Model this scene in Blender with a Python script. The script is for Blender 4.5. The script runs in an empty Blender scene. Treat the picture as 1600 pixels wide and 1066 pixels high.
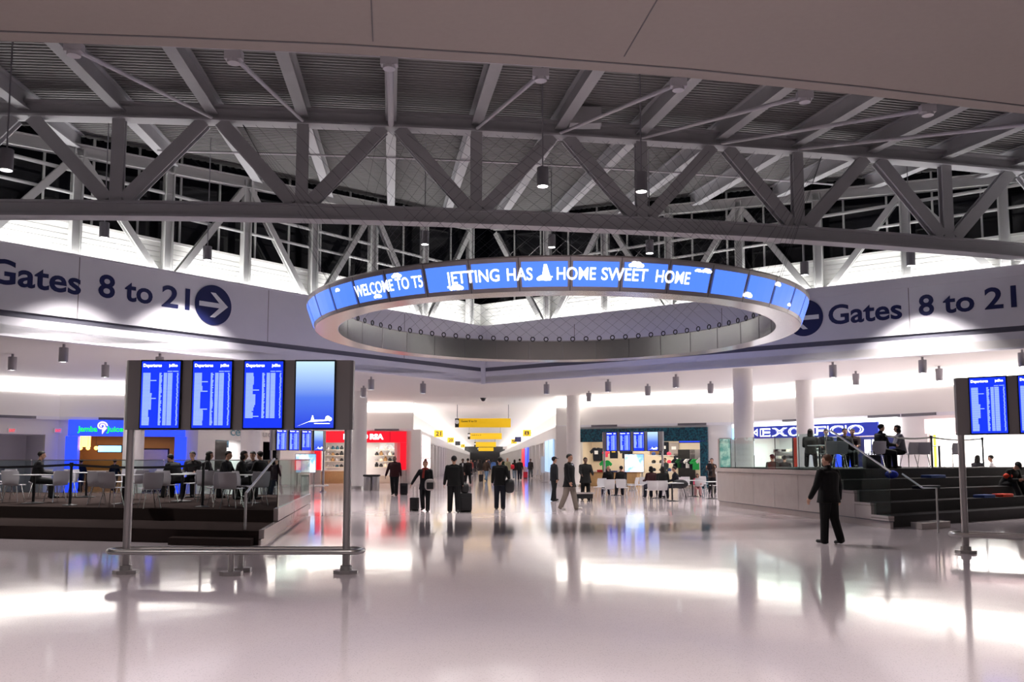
import bpy, bmesh, math, random
from mathutils import Vector, Matrix
random.seed(5)
S = bpy.context.scene
COL = S.collection
R = math.radians
# ---------------------------------------------------------------- camera, world, exposure
F, PPY, HOR, EYE = 1350.0, 600.0, 718.0, 1.68
PITCH = math.atan((HOR - PPY) / F)
cd = bpy.data.cameras.new('camera')
cam = bpy.data.objects.new('camera', cd)
COL.objects.link(cam)
cam.location = (0, 0, EYE)
cam.rotation_euler = (math.pi / 2 + PITCH, 0, 0)
cd.sensor_width = 36
cd.lens = 36 * F / 1600
cd.shift_y = (PPY - 533) / 1600
cd.clip_end = 600
S.camera = cam
S.view_settings.view_transform = 'Standard'
S.view_settings.look = 'None'
S.view_settings.gamma = 1
S.view_settings.exposure = 0.3
S.view_settings.use_curve_mapping = False
w = bpy.data.worlds.new('night')
S.world = w
w.use_nodes = True
w.node_tree.nodes['Background'].inputs[0].default_value = (0.85, 0.84, 0.86, 1)
w.node_tree.nodes['Background'].inputs[1].default_value = 0.06
S.cycles.max_bounces = 8
S.cycles.transparent_max_bounces = 12
S.cycles.sample_clamp_indirect = 4


def ray(px, py):
    x, y = (px - 800) / F, -(py - PPY) / F
    c, s = math.cos(PITCH), math.sin(PITCH)
    return Vector((x, c - y * s, s + y * c))


def P(px, py, z):                       # where a sight line meets the level z
    d = ray(px, py)
    t = (z - EYE) / d.z
    return Vector((d.x * t, d.y * t, z))


def PD(px, py, Y):                      # where a sight line meets the depth Y
    d = ray(px, py)
    t = Y / d.y
    return Vector((d.x * t, Y, EYE + d.z * t))


def PL(px, py, A, B):                   # distance along A-B and height where a sight line meets that upright plane
    d = ray(px, py)
    u = (B - A).xy.normalized()
    n = Vector((-u.y, u.x))
    t = A.xy.dot(n) / d.xy.dot(n)
    q = d.xy * t
    return (q - A.xy).dot(u), EYE + d.z * t


# ---------------------------------------------------------------- lights
def area(name, loc, sx, sy, power, col=(1, 1, 1), rot=(0, 0, 0), spread=math.pi):
    l = bpy.data.lights.new(name, 'AREA')
    l.shape = 'RECTANGLE'
    l.size, l.size_y, l.energy, l.color, l.spread = sx, sy, power, col, spread
    o = bpy.data.objects.new(name, l)
    o.location, o.rotation_euler = loc, rot
    COL.objects.link(o)
    return o


ZC = 5.6                                # the low ceiling
VC, VL, VR = P(755, 598, ZC), P(0, 521, ZC), P(1600, 542, ZC)
dL, dR = (VL - VC).normalized(), (VR - VC).normalized()
VLE, VRE = VC + dL * 40, VC + dR * 40
nL, nR = Vector((dL.y, -dL.x, 0)), Vector((-dR.y, dR.x, 0))      # towards the outside
if nL.dot(Vector((-1, 1, 0))) < 0: nL = -nL
if nR.dot(Vector((1, 1, 0))) < 0: nR = -nR
ZF, ZW = 8.5, 9.85                      # top of the fascia, top of the white siding
COVE_E = 25.0                           # glow of the strips set in place of lamp-washed wall
for nm, dd, nn in (('fascia_cove_lamp', dL, nL), ('fascia_cove_lamp', dR, nR)):
    p = VC + dd * 16 + nn * 0.75
    a = area(nm, (p.x, p.y, ZF - 0.12), 32, 0.35, 850, (1, 0.98, 0.95))
    # pointing up, the long side along the wall
    a.rotation_euler = (math.pi, 0, -math.atan2(dd.y, dd.x))
    a.rotation_euler = (Matrix.Rotation(math.atan2(dd.y, dd.x), 3, 'Z') @ Matrix.Rotation(math.pi, 3, 'X')).to_euler()
for x in (-9, 0, 9):
    for y in (-4, 4):
        area('hall_downlight', (x, y, 8.7), 2.0, 2.0, 290, (1, 0.94, 0.915), (0, 0, 0), R(120))

# ---------------------------------------------------------------- materials
M = {}


def mat(name, col, rough=0.5, metal=0.0, emit=0.0, trans=0.0, noise=0.0, nscale=20, ior=1.45, ecol=None, coat=0.0, spec=None):
    if name in M: return M[name]
    m = bpy.data.materials.new(name)
    m.use_nodes = True
    nt = m.node_tree
    b = nt.nodes['Principled BSDF']
    c4 = (*col, 1)
    b.inputs['Base Color'].default_value = c4
    b.inputs['Roughness'].default_value = rough
    b.inputs['Metallic'].default_value = metal
    b.inputs['IOR'].default_value = ior
    b.inputs['Coat Weight'].default_value = coat
    if spec is not None: b.inputs['Specular IOR Level'].default_value = spec
    if trans: b.inputs['Transmission Weight'].default_value = trans
    if emit:
        b.inputs['Emission Color'].default_value = (*(ecol or col), 1)
        b.inputs['Emission Strength'].default_value = emit
    if noise:
        tc = nt.nodes.new('ShaderNodeTexCoord')
        nz = nt.nodes.new('ShaderNodeTexNoise')
        nz.inputs['Scale'].default_value = nscale
        nz.inputs['Detail'].default_value = 4
        rp = nt.nodes.new('ShaderNodeValToRGB')
        rp.color_ramp.elements[0].color = (*[v * (1 - noise) for v in col], 1)
        rp.color_ramp.elements[1].color = (*[min(1, v * (1 + noise)) for v in col], 1)
        nt.links.new(tc.outputs['Object'], nz.inputs['Vector'])
        nt.links.new(nz.outputs['Fac'], rp.inputs['Fac'])
        nt.links.new(rp.outputs['Color'], b.inputs['Base Color'])
    M[name] = m
    return m


def C8(r, g, b):
    return tuple((v / 255) ** 2.2 for v in (r, g, b))


mat('white_paint', (0.80, 0.775, 0.765), 0.6)
mat('fascia_grey', (0.74, 0.73, 0.79), 0.4, 0.0, noise=0.03, nscale=2)
mat('reveal_dark', (0.10, 0.10, 0.13), 0.6)
mat('joint', (0.16, 0.15, 0.16), 0.8)
mat('soffit_beige', (0.37, 0.32, 0.295), 0.85, noise=0.04, nscale=9)
mat('siding', (0.85, 0.85, 0.83), 0.5)
mat('night_glass', (0.004, 0.004, 0.006), 0.12)
mat('steel_paint', (0.36, 0.356, 0.38), 0.55, noise=0.06, nscale=3)
mat('steel_white', (0.5, 0.5, 0.5), 0.5)
mat('deck', (0.22, 0.217, 0.22), 0.55, 0.25)
mat('pipe', (0.50, 0.48, 0.52), 0.45)
mat('cove', (1, 0.95, 0.87), 0.5, emit=COVE_E * 0.2)  # glow put into the wall top where hidden lamps would wash it
mat('cove_corridor', (1, 0.97, 0.92), 0.5, emit=16)
mat('lamp_shell', (0.30, 0.29, 0.32), 0.35, 0.7)
mat('lamp_glow', (1, 0.98, 0.95), 0.4, emit=14)
mat('black', (0.012, 0.012, 0.014), 0.5)
mat('black_gloss', (0.01, 0.01, 0.012), 0.12)
mat('rubber', (0.02, 0.02, 0.02), 0.8)
mat('steel', (0.55, 0.54, 0.53), 0.28, 1.0)
mat('brushed', (0.58, 0.57, 0.56), 0.24, 1.0, noise=0.08, nscale=6)
mat('post_metal', (0.44, 0.41, 0.41), 0.35, 0.85)
mat('board_panel', (0.24, 0.225, 0.23), 0.4, 0.6)
mat('glass', (0.62, 0.78, 0.74), 0.0, trans=1.0, ior=1.1)
mat('navy', (0.012, 0.016, 0.085), 0.4)
mat('letter_white', (0.85, 0.85, 0.88), 0.5)
mat('screen_blue', (0.01, 0.02, 0.12), 0.4, emit=1.0, ecol=C8(18, 52, 238))
mat('screen_sky', (0.02, 0.04, 0.15), 0.4, emit=1.25, ecol=C8(74, 118, 240))
mat('screen_row', (0.1, 0.12, 0.15), 0.4, emit=1.0, ecol=C8(160, 190, 255))
mat('screen_white', (1, 1, 1), 0.4, emit=2.6, ecol=(0.95, 0.98, 1))
mat('carpet', (0.046, 0.035, 0.033), 0.95, noise=0.25, nscale=90, spec=0.0)
mat('carpet_grey', (0.068, 0.065, 0.066), 0.95, noise=0.25, nscale=90, spec=0.0)
mat('stone', (0.40, 0.355, 0.345), 0.22, noise=0.10, nscale=3, coat=0.3)
mat('chair_grey', (0.64, 0.63, 0.68), 0.4)
mat('chair_white', (0.78, 0.77, 0.78), 0.4)
mat('chrome', (0.7, 0.7, 0.7), 0.15, 1.0)
mat('table_white', (0.72, 0.72, 0.74), 0.35)
mat('sign_yellow', (0.80, 0.48, 0.01), 0.4, emit=0.25, ecol=(0.9, 0.55, 0.01))
mat('blue_lit', (0.05, 0.1, 0.8), 0.4, emit=1.0, ecol=C8(40, 70, 245))
mat('red_lit', (0.6, 0.01, 0.02), 0.4, emit=0.8, ecol=C8(225, 12, 40))
mat('pink_lit', (1, 0.8, 0.8), 0.4, emit=0.9, ecol=C8(255, 225, 222))
mat('pale_blue_lit', (0.3, 0.4, 0.5), 0.4, emit=0.75, ecol=C8(165, 205, 240))
mat('white_lit', (1, 1, 1), 0.4, emit=2.5)
mat('green_neon', (0.0, 0.2, 0.02), 0.4, emit=0.9, ecol=C8(40, 255, 60))
mat('orange_lit', (1, 0.4, 0.05), 0.4, emit=5, ecol=(1, 0.42, 0.08))
mat('cyan_lit', (0.4, 0.8, 1), 0.4, emit=2.0, ecol=C8(120, 200, 255))
mat('warm_wall', (0.30, 0.16, 0.06), 0.6)
mat('wood', (0.52, 0.33, 0.15), 0.5, noise=0.2, nscale=8)
mat('cream', (0.78, 0.68, 0.54), 0.6)
mat('exit_red', (0.8, 0.02, 0.03), 0.4, emit=1.2)
mat('skin', (0.52, 0.29, 0.20), 0.55)
mat('skin_dark', (0.16, 0.085, 0.06), 0.55)
mat('eye', (0.02, 0.02, 0.02), 0.2)


def screen_gradient():
    m = bpy.data.materials.new('screen_gradient')
    m.use_nodes = True
    nt = m.node_tree
    b = nt.nodes['Principled BSDF']
    tc = nt.nodes.new('ShaderNodeTexCoord')
    sp = nt.nodes.new('ShaderNodeSeparateXYZ')
    rp = nt.nodes.new('ShaderNodeValToRGB')
    e = rp.color_ramp.elements
    e[0].position, e[0].color = 0.0, (*C8(30, 60, 225), 1)
    e[1].position, e[1].color = 1.0, (*C8(205, 240, 255), 1)
    x = e.new(0.45); x.color = (*C8(80, 120, 235), 1)
    nt.links.new(tc.outputs['Generated'], sp.inputs[0])
    nt.links.new(sp.outputs['Z'], rp.inputs['Fac'])
    nt.links.new(rp.outputs['Color'], b.inputs['Emission Color'])
    b.inputs['Base Color'].default_value = (0.02, 0.03, 0.08, 1)
    b.inputs['Emission Strength'].default_value = 0.85
    M['screen_gradient'] = m


screen_gradient()


def noisy_emit(name, c1, c2, scale, strength, detail=3):
    m = bpy.data.materials.new(name)
    m.use_nodes = True
    nt = m.node_tree
    b = nt.nodes['Principled BSDF']
    tc = nt.nodes.new('ShaderNodeTexCoord')
    nz = nt.nodes.new('ShaderNodeTexNoise')
    nz.inputs['Scale'].default_value = scale
    nz.inputs['Detail'].default_value = detail
    rp = nt.nodes.new('ShaderNodeValToRGB')
    rp.color_ramp.elements[0].position = 0.42
    rp.color_ramp.elements[1].position = 0.58
    rp.color_ramp.elements[0].color = (*c1, 1)
    rp.color_ramp.elements[1].color = (*c2, 1)
    nt.links.new(tc.outputs['Object'], nz.inputs['Vector'])
    nt.links.new(nz.outputs['Fac'], rp.inputs['Fac'])
    nt.links.new(rp.outputs['Color'], b.inputs['Base Color'])
    if strength:
        nt.links.new(rp.outputs['Color'], b.inputs['Emission Color'])
        b.inputs['Emission Strength'].default_value = strength
    b.inputs['Roughness'].default_value = 0.35
    M[name] = m


noisy_emit('map_lit', C8(120, 170, 245), C8(235, 245, 255), 2.2, 1.2)
noisy_emit('poster_teal', C8(95, 160, 150), C8(190, 215, 200), 2.5, 0.35)
noisy_emit('mosaic_teal', C8(6, 34, 56), C8(24, 88, 104), 9, 0.0)


def floor_mat():
    m = bpy.data.materials.new('terrazzo')
    m.use_nodes = True
    nt = m.node_tree
    b = nt.nodes['Principled BSDF']
    tc = nt.nodes.new('ShaderNodeTexCoord')
    vo = nt.nodes.new('ShaderNodeTexVoronoi')
    vo.inputs['Scale'].default_value = 45
    rp = nt.nodes.new('ShaderNodeValToRGB')
    e = rp.color_ramp.elements
    e[0].position, e[0].color = 0.0, (0.38, 0.335, 0.34, 1)
    e[1].position, e[1].color = 0.30, (0.68, 0.60, 0.628, 1)
    nz = nt.nodes.new('ShaderNodeTexNoise')
    nz.inputs['Scale'].default_value = 0.35
    nz.inputs['Detail'].default_value = 3
    mr = nt.nodes.new('ShaderNodeMapRange')
    mr.inputs['To Min'].default_value, mr.inputs['To Max'].default_value = 0.06, 0.12
    nt.links.new(tc.outputs['Object'], vo.inputs['Vector'])
    nt.links.new(tc.outputs['Object'], nz.inputs['Vector'])
    nt.links.new(vo.outputs['Distance'], rp.inputs['Fac'])
    nt.links.new(rp.outputs['Color'], b.inputs['Base Color'])
    nt.links.new(nz.outputs['Fac'], mr.inputs['Value'])
    nt.links.new(mr.outputs['Result'], b.inputs['Roughness'])
    # slow waviness of the polished slabs
    n2 = nt.nodes.new('ShaderNodeTexNoise')
    n2.inputs['Scale'].default_value = 1.3
    bp = nt.nodes.new('ShaderNodeBump')
    bp.inputs['Strength'].default_value = 0.03
    bp.inputs['Distance'].default_value = 0.05
    nt.links.new(tc.outputs['Object'], n2.inputs['Vector'])
    nt.links.new(n2.outputs['Fac'], bp.inputs['Height'])
    nt.links.new(bp.outputs['Normal'], b.inputs['Normal'])
    b.inputs['Specular IOR Level'].default_value = 0.32
    M['terrazzo'] = m


floor_mat()


# ---------------------------------------------------------------- mesh builder
class MB:
    def __init__(s):
        s.v, s.f, s.m, s.cur = [], [], [], 0

    def add(s, vs, fs):
        o = len(s.v)
        s.v += [Vector(v) for v in vs]
        for f in fs:
            s.f.append([o + i for i in f])
            s.m.append(s.cur)
        return s

    def obox(s, c, ax, ay, az):          # centre and three half-axes
        c = Vector(c); ax, ay, az = Vector(ax), Vector(ay), Vector(az)
        vs = [c + i * ax + j * ay + k * az for k in (-1, 1) for j in (-1, 1) for i in (-1, 1)]
        return s.add(vs, [(0, 2, 3, 1), (4, 5, 7, 6), (0, 1, 5, 4), (2, 6, 7, 3), (0, 4, 6, 2), (1, 3, 7, 5)])

    def box(s, x0, x1, y0, y1, z0, z1):
        return s.obox(((x0 + x1) / 2, (y0 + y1) / 2, (z0 + z1) / 2), ((x1 - x0) / 2, 0, 0), (0, (y1 - y0) / 2, 0), (0, 0, (z1 - z0) / 2))

    def bar(s, p, q, wd, ht, up=(0, 0, 1)):
        p, q = Vector(p), Vector(q)
        d = (q - p)
        L = d.length
        d = d / L
        sd = d.cross(Vector(up))
        if sd.length < 1e-4: sd = d.cross(Vector((0, 1, 0)))
        sd.normalize()
        u = sd.cross(d)
        return s.obox((p + q) / 2, d * L / 2, sd * wd / 2, u * ht / 2)

    def ibeam(s, p, q, wd, ht, tf=0.05, tw=0.06, up=(0, 0, 1)):
        p, q = Vector(p), Vector(q)
        d = (q - p).normalized()
        sd = d.cross(Vector(up))
        if sd.length < 1e-4: sd = d.cross(Vector((0, 1, 0)))
        u = sd.normalized().cross(d)
        off = u * (ht / 2 - tf / 2)
        s.bar(p, q, tw, ht - 2 * tf, up)
        s.bar(p + off, q + off, wd, tf, up)
        s.bar(p - off, q - off, wd, tf, up)
        return s

    def tube(s, pts, r, n=10, cap=True):
        pts = [Vector(p) for p in pts]
        rs = r if isinstance(r, (list, tuple)) else [r] * len(pts)
        rings = []
        up = None
        for i, p in enumerate(pts):
            d = (pts[min(i + 1, len(pts) - 1)] - pts[max(i - 1, 0)]).normalized()
            if up is None:
                up = Vector((0, 0, 1)) if abs(d.z) < 0.9 else Vector((0, 1, 0))
            a = d.cross(up).normalized()
            b = a.cross(d).normalized()
            up = b
            rings.append([p + (a * math.cos(2 * math.pi * k / n) + b * math.sin(2 * math.pi * k / n)) * rs[i] for k in range(n)])
        vs = [v for g in rings for v in g]
        fs = []
        for i in range(len(pts) - 1):
            for k in range(n):
                k2 = (k + 1) % n
                fs.append((i * n + k, i * n + k2, (i + 1) * n + k2, (i + 1) * n + k))
        if cap:
            fs.append(tuple(range(n - 1, -1, -1)))
            fs.append(tuple((len(pts) - 1) * n + k for k in range(n)))
        return s.add(vs, fs)

    def lathe(s, prof, n=24, c=(0, 0, 0), sx=1, sy=1, close=False, a0=0.0, a1=2 * math.pi, cap=True):
        c = Vector(c)
        full = abs(a1 - a0 - 2 * math.pi) < 1e-6
        cols = n if full else n + 1
        vs = []
        for k in range(cols):
            t = a0 + (a1 - a0) * k / n
            for (r, z) in prof:
                vs.append(c + Vector((math.sin(t) * r * sx, -math.cos(t) * r * sy, z)))
        L = len(prof)
        fs = []
        for k in range(n):
            k2 = (k + 1) % cols
            for i in range(L if close else L - 1):
                j = (i + 1) % L
                fs.append((k * L + i, k2 * L + i, k2 * L + j, k * L + j))
        if not close and full and cap:
            if prof[0][0] > 1e-5: fs.append(tuple(k * L for k in range(n - 1, -1, -1)))
            if prof[-1][0] > 1e-5: fs.append(tuple(k * L + L - 1 for k in range(n)))
        return s.add(vs, fs)

    def prism(s, poly, z0, z1):
        n = len(poly)
        vs = [(x, y, z0) for x, y in poly] + [(x, y, z1) for x, y in poly]
        fs = [tuple(range(n - 1, -1, -1)), tuple(range(n, 2 * n))]
        fs += [(i, (i + 1) % n, n + (i + 1) % n, n + i) for i in range(n)]
        return s.add(vs, fs)

    def ball(s, c, rx, ry=None, rz=None, n=12, m=8):
        ry, rz = ry or rx, rz or ry or rx
        prof = [(math.sin(math.pi * i / m), -math.cos(math.pi * i / m)) for i in range(m + 1)]
        prof[0] = (0, -1); prof[-1] = (0, 1)
        o = len(s.v)
        c = Vector(c)
        vs = [c + Vector((0, 0, -rz))]
        for i in range(1, m):
            for k in range(n):
                t = 2 * math.pi * k / n
                vs.append(c + Vector((math.cos(t) * prof[i][0] * rx, math.sin(t) * prof[i][0] * ry, prof[i][1] * rz)))
        vs.append(c + Vector((0, 0, rz)))
        fs = [(0, 1 + (k + 1) % n, 1 + k) for k in range(n)]
        for i in range(m - 2):
            for k in range(n):
                k2 = (k + 1) % n
                fs.append((1 + i * n + k, 1 + i * n + k2, 1 + (i + 1) * n + k2, 1 + (i + 1) * n + k))
        last = len(vs) - 1
        b = 1 + (m - 2) * n
        fs += [(last, b + k, b + (k + 1) % n) for k in range(n)]
        return s.add(vs, fs)

    def mesh(s, name, mats, smooth=False, bevel=0.0):
        me = bpy.data.meshes.new(name)
        me.from_pydata([tuple(v) for v in s.v], [], s.f)
        for m in (mats if isinstance(mats, (list, tuple)) else [mats]):
            me.materials.append(M[m] if isinstance(m, str) else m)
        for p, mi in zip(me.polygons, s.m):
            p.material_index = mi
        bm = bmesh.new()
        bm.from_mesh(me)
        bmesh.ops.recalc_face_normals(bm, faces=bm.faces)
        if bevel:
            es = [e for e in bm.edges if len(e.link_faces) == 2 and e.calc_face_angle(0) > 0.9]
            bmesh.ops.bevel(bm, geom=es, offset=bevel, segments=2, affect='EDGES', profile=0.6)
        bm.to_mesh(me)
        bm.free()
        if smooth:
            me.polygons.foreach_set('use_smooth', [True] * len(me.polygons))
            try: me.set_sharp_from_angle(angle=R(40))
            except Exception: pass
        me.update()
        return me

    def build(s, name, mats, parent=None, smooth=False, bevel=0.0, world=False):
        return link(s.mesh(name, mats, smooth, bevel), name, parent, world)


def link(me, name, parent=None, world=False):
    o = bpy.data.objects.new(name, me)
    COL.objects.link(o)
    if parent:
        o.parent = parent
        if world:
            rt = parent
            mw = Matrix.Translation(rt.location) @ rt.rotation_euler.to_matrix().to_4x4()
            o.matrix_parent_inverse = mw.inverted()
    return o


def tag(o, label, cat, group=None):
    o['label'], o['category'] = label, cat
    if group: o['group'] = group
    return o


def thing(name, label, cat, loc=(0, 0, 0), rz=0.0, group=None):
    o = bpy.data.objects.new(name, None)
    o.empty_display_size = 0.1
    COL.objects.link(o)
    o.location, o.rotation_euler = loc, (0, 0, rz)
    return tag(o, label, cat, group)


def struct(name, mb, m, smooth=False):
    o = mb.build(name, m, smooth=smooth)
    o['kind'] = 'structure'
    return o


def copy_tree(o, parent=None):
    c = o.copy()
    COL.objects.link(c)
    if parent: c.parent = parent
    for ch in list(o.children):
        copy_tree(ch, c)
    return c


ORD = 'first second third fourth fifth sixth seventh eighth ninth tenth eleventh twelfth thirteenth fourteenth fifteenth sixteenth seventeenth eighteenth nineteenth twentieth twenty-first twenty-second twenty-third twenty-fourth twenty-fifth'.split()

TXT = {}


def text_shape(body, bold=0.0):
    """vertices and faces of a word, its width brought to 1 in x and its letters' height in y left in units of the em"""
    k = (body, bold)
    if k in TXT: return TXT[k]
    cu = bpy.data.curves.new('lettering', 'FONT')
    cu.body = body
    cu.size = 1
    cu.offset = bold
    cu.resolution_u = 4
    ob = bpy.data.objects.new('lettering', cu)
    COL.objects.link(ob)
    dg = bpy.context.evaluated_depsgraph_get()
    me = bpy.data.meshes.new_from_object(ob.evaluated_get(dg))
    bpy.data.objects.remove(ob)
    bpy.data.curves.remove(cu)
    vs = [v.co.copy() for v in me.vertices]
    fs = [tuple(p.vertices) for p in me.polygons]
    bpy.data.meshes.remove(me)
    x0, x1 = min(v.x for v in vs), max(v.x for v in vs)
    TXT[k] = ([((v.x - x0) / (x1 - x0), v.y) for v in vs], fs)
    return TXT[k]


CAP = 0.73                              # capital height of the default font, in em


def text_on(mb, body, x0, x1, zb, cap, fn, bold=0.0):
    """lay a word between x0 and x1 on the baseline zb; fn(x, z) gives the point"""
    vs, fs = text_shape(body, bold)
    mb.add([fn(x0 + (x1 - x0) * a, zb + b / CAP * cap) for a, b in vs], fs)


# ================================================================ FLOOR, CEILINGS, WALLS
struct('floor', MB().box(-70, 70, -20, 285, -0.3, 0), 'terrazzo')
WL = [Vector(p).to_3d() for p in ((-40, 24), (-22.7, 43.3), (-16.4, 45.2), (-14.2, 57), (-13.9, 60.3), (-6.9, 60.3))]
WR = [Vector(p).to_3d() for p in ((2.8, 54.8), (12.6, 49.6), (18.3, 40.5), (21.5, 35.5), (34, 14))]
CD = -0.031                             # sideways drift of the long corridor
CL = lambda D: -6.5 + CD * (D - 60.3)
CR = lambda D: 2.8 + CD * (D - 54.8)
DEND = 265.0
poly = [VC, VLE, Vector((-70, VLE.y, 0)), Vector((-70, 70, 0)), Vector((CL(70) - 3, 70, 0)), Vector((CL(DEND + 6) - 3, DEND + 6, 0)),
        Vector((CR(DEND + 6) + 3, DEND + 6, 0)), Vector((CR(70) + 3, 70, 0)), Vector((70, 70, 0)), Vector((70, VRE.y, 0)), VRE]
struct('ceiling', MB().prism([(p.x, p.y) for p in poly], ZC, ZC + 0.3), 'white_paint')


def wall(mb, p, q, z0, z1, th=0.3):     # slab along p-q, its thickness behind it
    p, q = p.to_3d(), q.to_3d()
    d = (q - p).normalized()
    n = Vector((-d.y, d.x, 0))
    if n.dot((p + q) / 2) < 0: n = -n
    c = (p + q) / 2 + n * th / 2
    mb.obox((c.x, c.y, (z0 + z1) / 2), (q - p) / 2, n * th / 2, (0, 0, (z1 - z0) / 2))
    return mb


ZS = 3.75                               # top of the shop fronts
mb = MB()
for a, b in zip(WL, WL[1:]): wall(mb, a, b, ZS, ZC)
struct('wall_left_upper', mb, 'white_paint')
mb = MB()
for a, b in zip(WR, WR[1:]): wall(mb, a, b, ZS, ZC)
struct('wall_right_upper', mb, 'white_paint')


def inset(line, d):                     # the polyline moved towards the camera
    out = []
    for i, p in enumerate(line):
        ns = []
        for a, b in ((i - 1, i), (i, i + 1)):
            if a < 0 or b >= len(line): continue
            u = (line[b] - line[a]).normalized()
            n = Vector((u.y, -u.x, 0))
            ns.append(n)
        n = sum(ns, Vector()).normalized()
        out.append(p + n * (d / max(0.5, n.dot(ns[0]))))
    return out


for nm, line in (('trim_1', WL), ('trim_2', WR)):         # grey frieze above the shop fronts, then a glowing strip for the lamp-washed wall
    mb = MB()
    l2 = inset(line, 0.10)
    for a, b in zip(l2, l2[1:]): wall(mb, a, b, ZS - 0.10, ZS + 0.06, 0.12)
    o = struct(nm, mb, 'fascia_grey')
for line, nm, lab in ((WL, 'cove_glow', 'long glowing strip put for the lamp-washed wall top above the juice bar'), (WR, 'cove_glow', 'long glowing strip put for the lamp-washed wall top above the teal mosaic shop')):
    mb = MB()
    l2 = inset(line, 0.05)
    for a, b in zip(l2, l2[1:]): wall(mb, a, b, ZC - 0.62, ZC - 0.02, 0.06)
    tag(mb.build(nm, 'cove'), lab, 'light')

# corridor
def corridor_wall(fn, sgn, d0, name):
    mb = MB()
    p, q = Vector((fn(d0), d0, 0)), Vector((fn(DEND), DEND, 0))
    u = (q - p).normalized()
    n = Vector((sgn * abs(u.y), -sgn * u.x * (1 if u.y > 0 else -1), 0))
    # header over the openings, then pilasters
    mb.obox((p + q) / 2 + n * 0.25 + Vector((0, 0, 3.35)), (q - p) / 2, n * 0.25, (0, 0, 0.4))
    mb.obox((p + q) / 2 + n * 1.6 + Vector((0, 0, 1.5)), (q - p) / 2, n * 0.1, (0, 0, 1.5))
    mb.obox((p + q) / 2 + n * 0.85 + Vector((0, 0, 3.0)), (q - p) / 2, n * 0.85, (0, 0, 0.05))
    mb.obox((p + q) / 2 + n * 1.7 + Vector((0, 0, 4.7)), (q - p) / 2, n * 0.1, (0, 0, 0.9))
    mb.obox((p + q) / 2 + n * 0.85 + Vector((0, 0, 3.72)), (q - p) / 2, n * 0.85, (0, 0, 0.03))
    L = (q - p).length
    s = 0.6 if sgn < 0 else 0.5
    while s < L:
        c = p + u * s + n * 0.8
        mb.obox((c.x, c.y, 1.5), u * 0.45, n * 0.8, (0, 0, 1.5))
        s += 5.5
    struct(name, mb, 'white_paint')
    g = MB()
    g.obox((p + q) / 2 + n * 1.5 + Vector((0, 0, 3.95)), (q - p) / 2, n * 0.08, (0, 0, 0.12))
    tag(g.build('cove_glow', 'cove_corridor'), 'cove lamp above the ' + ('left corridor wall with the gate counter' if sgn < 0 else 'right corridor wall with red and blue posters'), 'light')


corridor_wall(CL, -1, 60.5, 'wall_corridor_left')
corridor_wall(CR, 1, 55.0, 'wall_corridor_right')
mb = MB()
mb.box(CL(DEND) - 4, CR(DEND) + 4, DEND, DEND + 0.3, 0, ZC)
struct('wall_end', mb, 'black')
# pilaster at both corridor mouths
struct('trim_3', MB().box(-7.0, -6.35, 60.1, 60.9, 0, ZS), 'white_paint')
struct('trim_4', MB().box(2.75, 3.55, 54.2, 55.0, 0, ZS), 'white_paint')

# ---------------------------------------------------------------- fascia of the great opening
def fascia(side, dd, nn, end):
    def slab(mb, z0, z1, off, th, s0=0.0, s1=40.0):
        a, b = VC + dd * s0, VC + dd * s1
        c = (a + b) / 2 + nn * (off + th / 2)
        mb.obox((c.x, c.y, (z0 + z1) / 2), (b - a) / 2, nn * th / 2, (0, 0, (z1 - z0) / 2))
    mb = MB()
    slab(mb, ZC - 0.06, 6.16, 0, 0.3, -0.12)
    slab(mb, 6.36, ZF, 0, 0.3, -0.12)
    mb.cur = 1
    slab(mb, 6.10, 6.42, 0.06, 0.24)
    mb.cur = 2
    for s in (12.9, 20.3, 5.5, 27.7):
        slab(mb, 6.36, ZF, -0.004, 0.01, s, s + 0.025)
    mb.cur = 0
    slab(mb, ZF - 0.38, ZF + 0.02, -0.05, 0.1) if side == 'right' else slab(mb, ZF - 0.06, ZF + 0.02, -0.03, 0.1)
    struct('wall_' + side, mb, ['fascia_grey', 'reveal_dark', 'joint'])
    # floor of the light slot behind the fascia
    m2 = MB(); slab(m2, ZF - 0.5, ZF - 0.4, 0.3, 1.3)
    struct('trim_slot_' + side, m2, 'white_paint')
    # white ribbed siding
    m3 = MB()
    nseg = 9
    zz = ZF - 0.4
    h = (ZW - zz) / nseg
    for i in range(nseg):
        slab(m3, zz + i * h + 0.025, zz + (i + 1) * h, 1.35, 0.2, -1.5)
        slab(m3, zz + i * h, zz + i * h + 0.025, 1.39, 0.16, -1.5)
    slab(m3, ZW, ZW + 0.10, 1.25, 0.3, -1.5)
    struct('wall_' + side + '_siding', m3, 'siding')
    m4 = MB(); slab(m4, ZW + 0.1, 15.5, 1.55, 0.1, -1.5)
    struct('window_' + ('1' if side == 'left' else '2'), m4, 'night_glass')
    return slab


slabL = fascia('left', dL, nL, VLE)
slabR = fascia('right', dR, nR, VRE)
c = VC
struct('trim_5', MB().box(c.x - 0.12, c.x + 0.12, c.y - 0.13, c.y + 0.4, ZC - 0.08, ZF + 0.03), 'fascia_grey')


def on_fascia(side):
    dd, nn = (dL, nL) if side == 'left' else (dR, nR)
    A = VC
    sg = -1 if side == 'left' else 1     # x grows to the right
    def fn(x, z, off=0.0):
        p = VC + dd * (sg * x) - nn * (0.012 + off)
        return Vector((p.x, p.y, z))
    def pix(px, py):
        d = ray(px, py)
        t = VC.xy.dot(nn.xy) / d.xy.dot(nn.xy)
        q = d.xy * t
        return (q - VC.xy).dot(dd.xy) * sg, EYE + d.z * t
    return fn, pix


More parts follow.
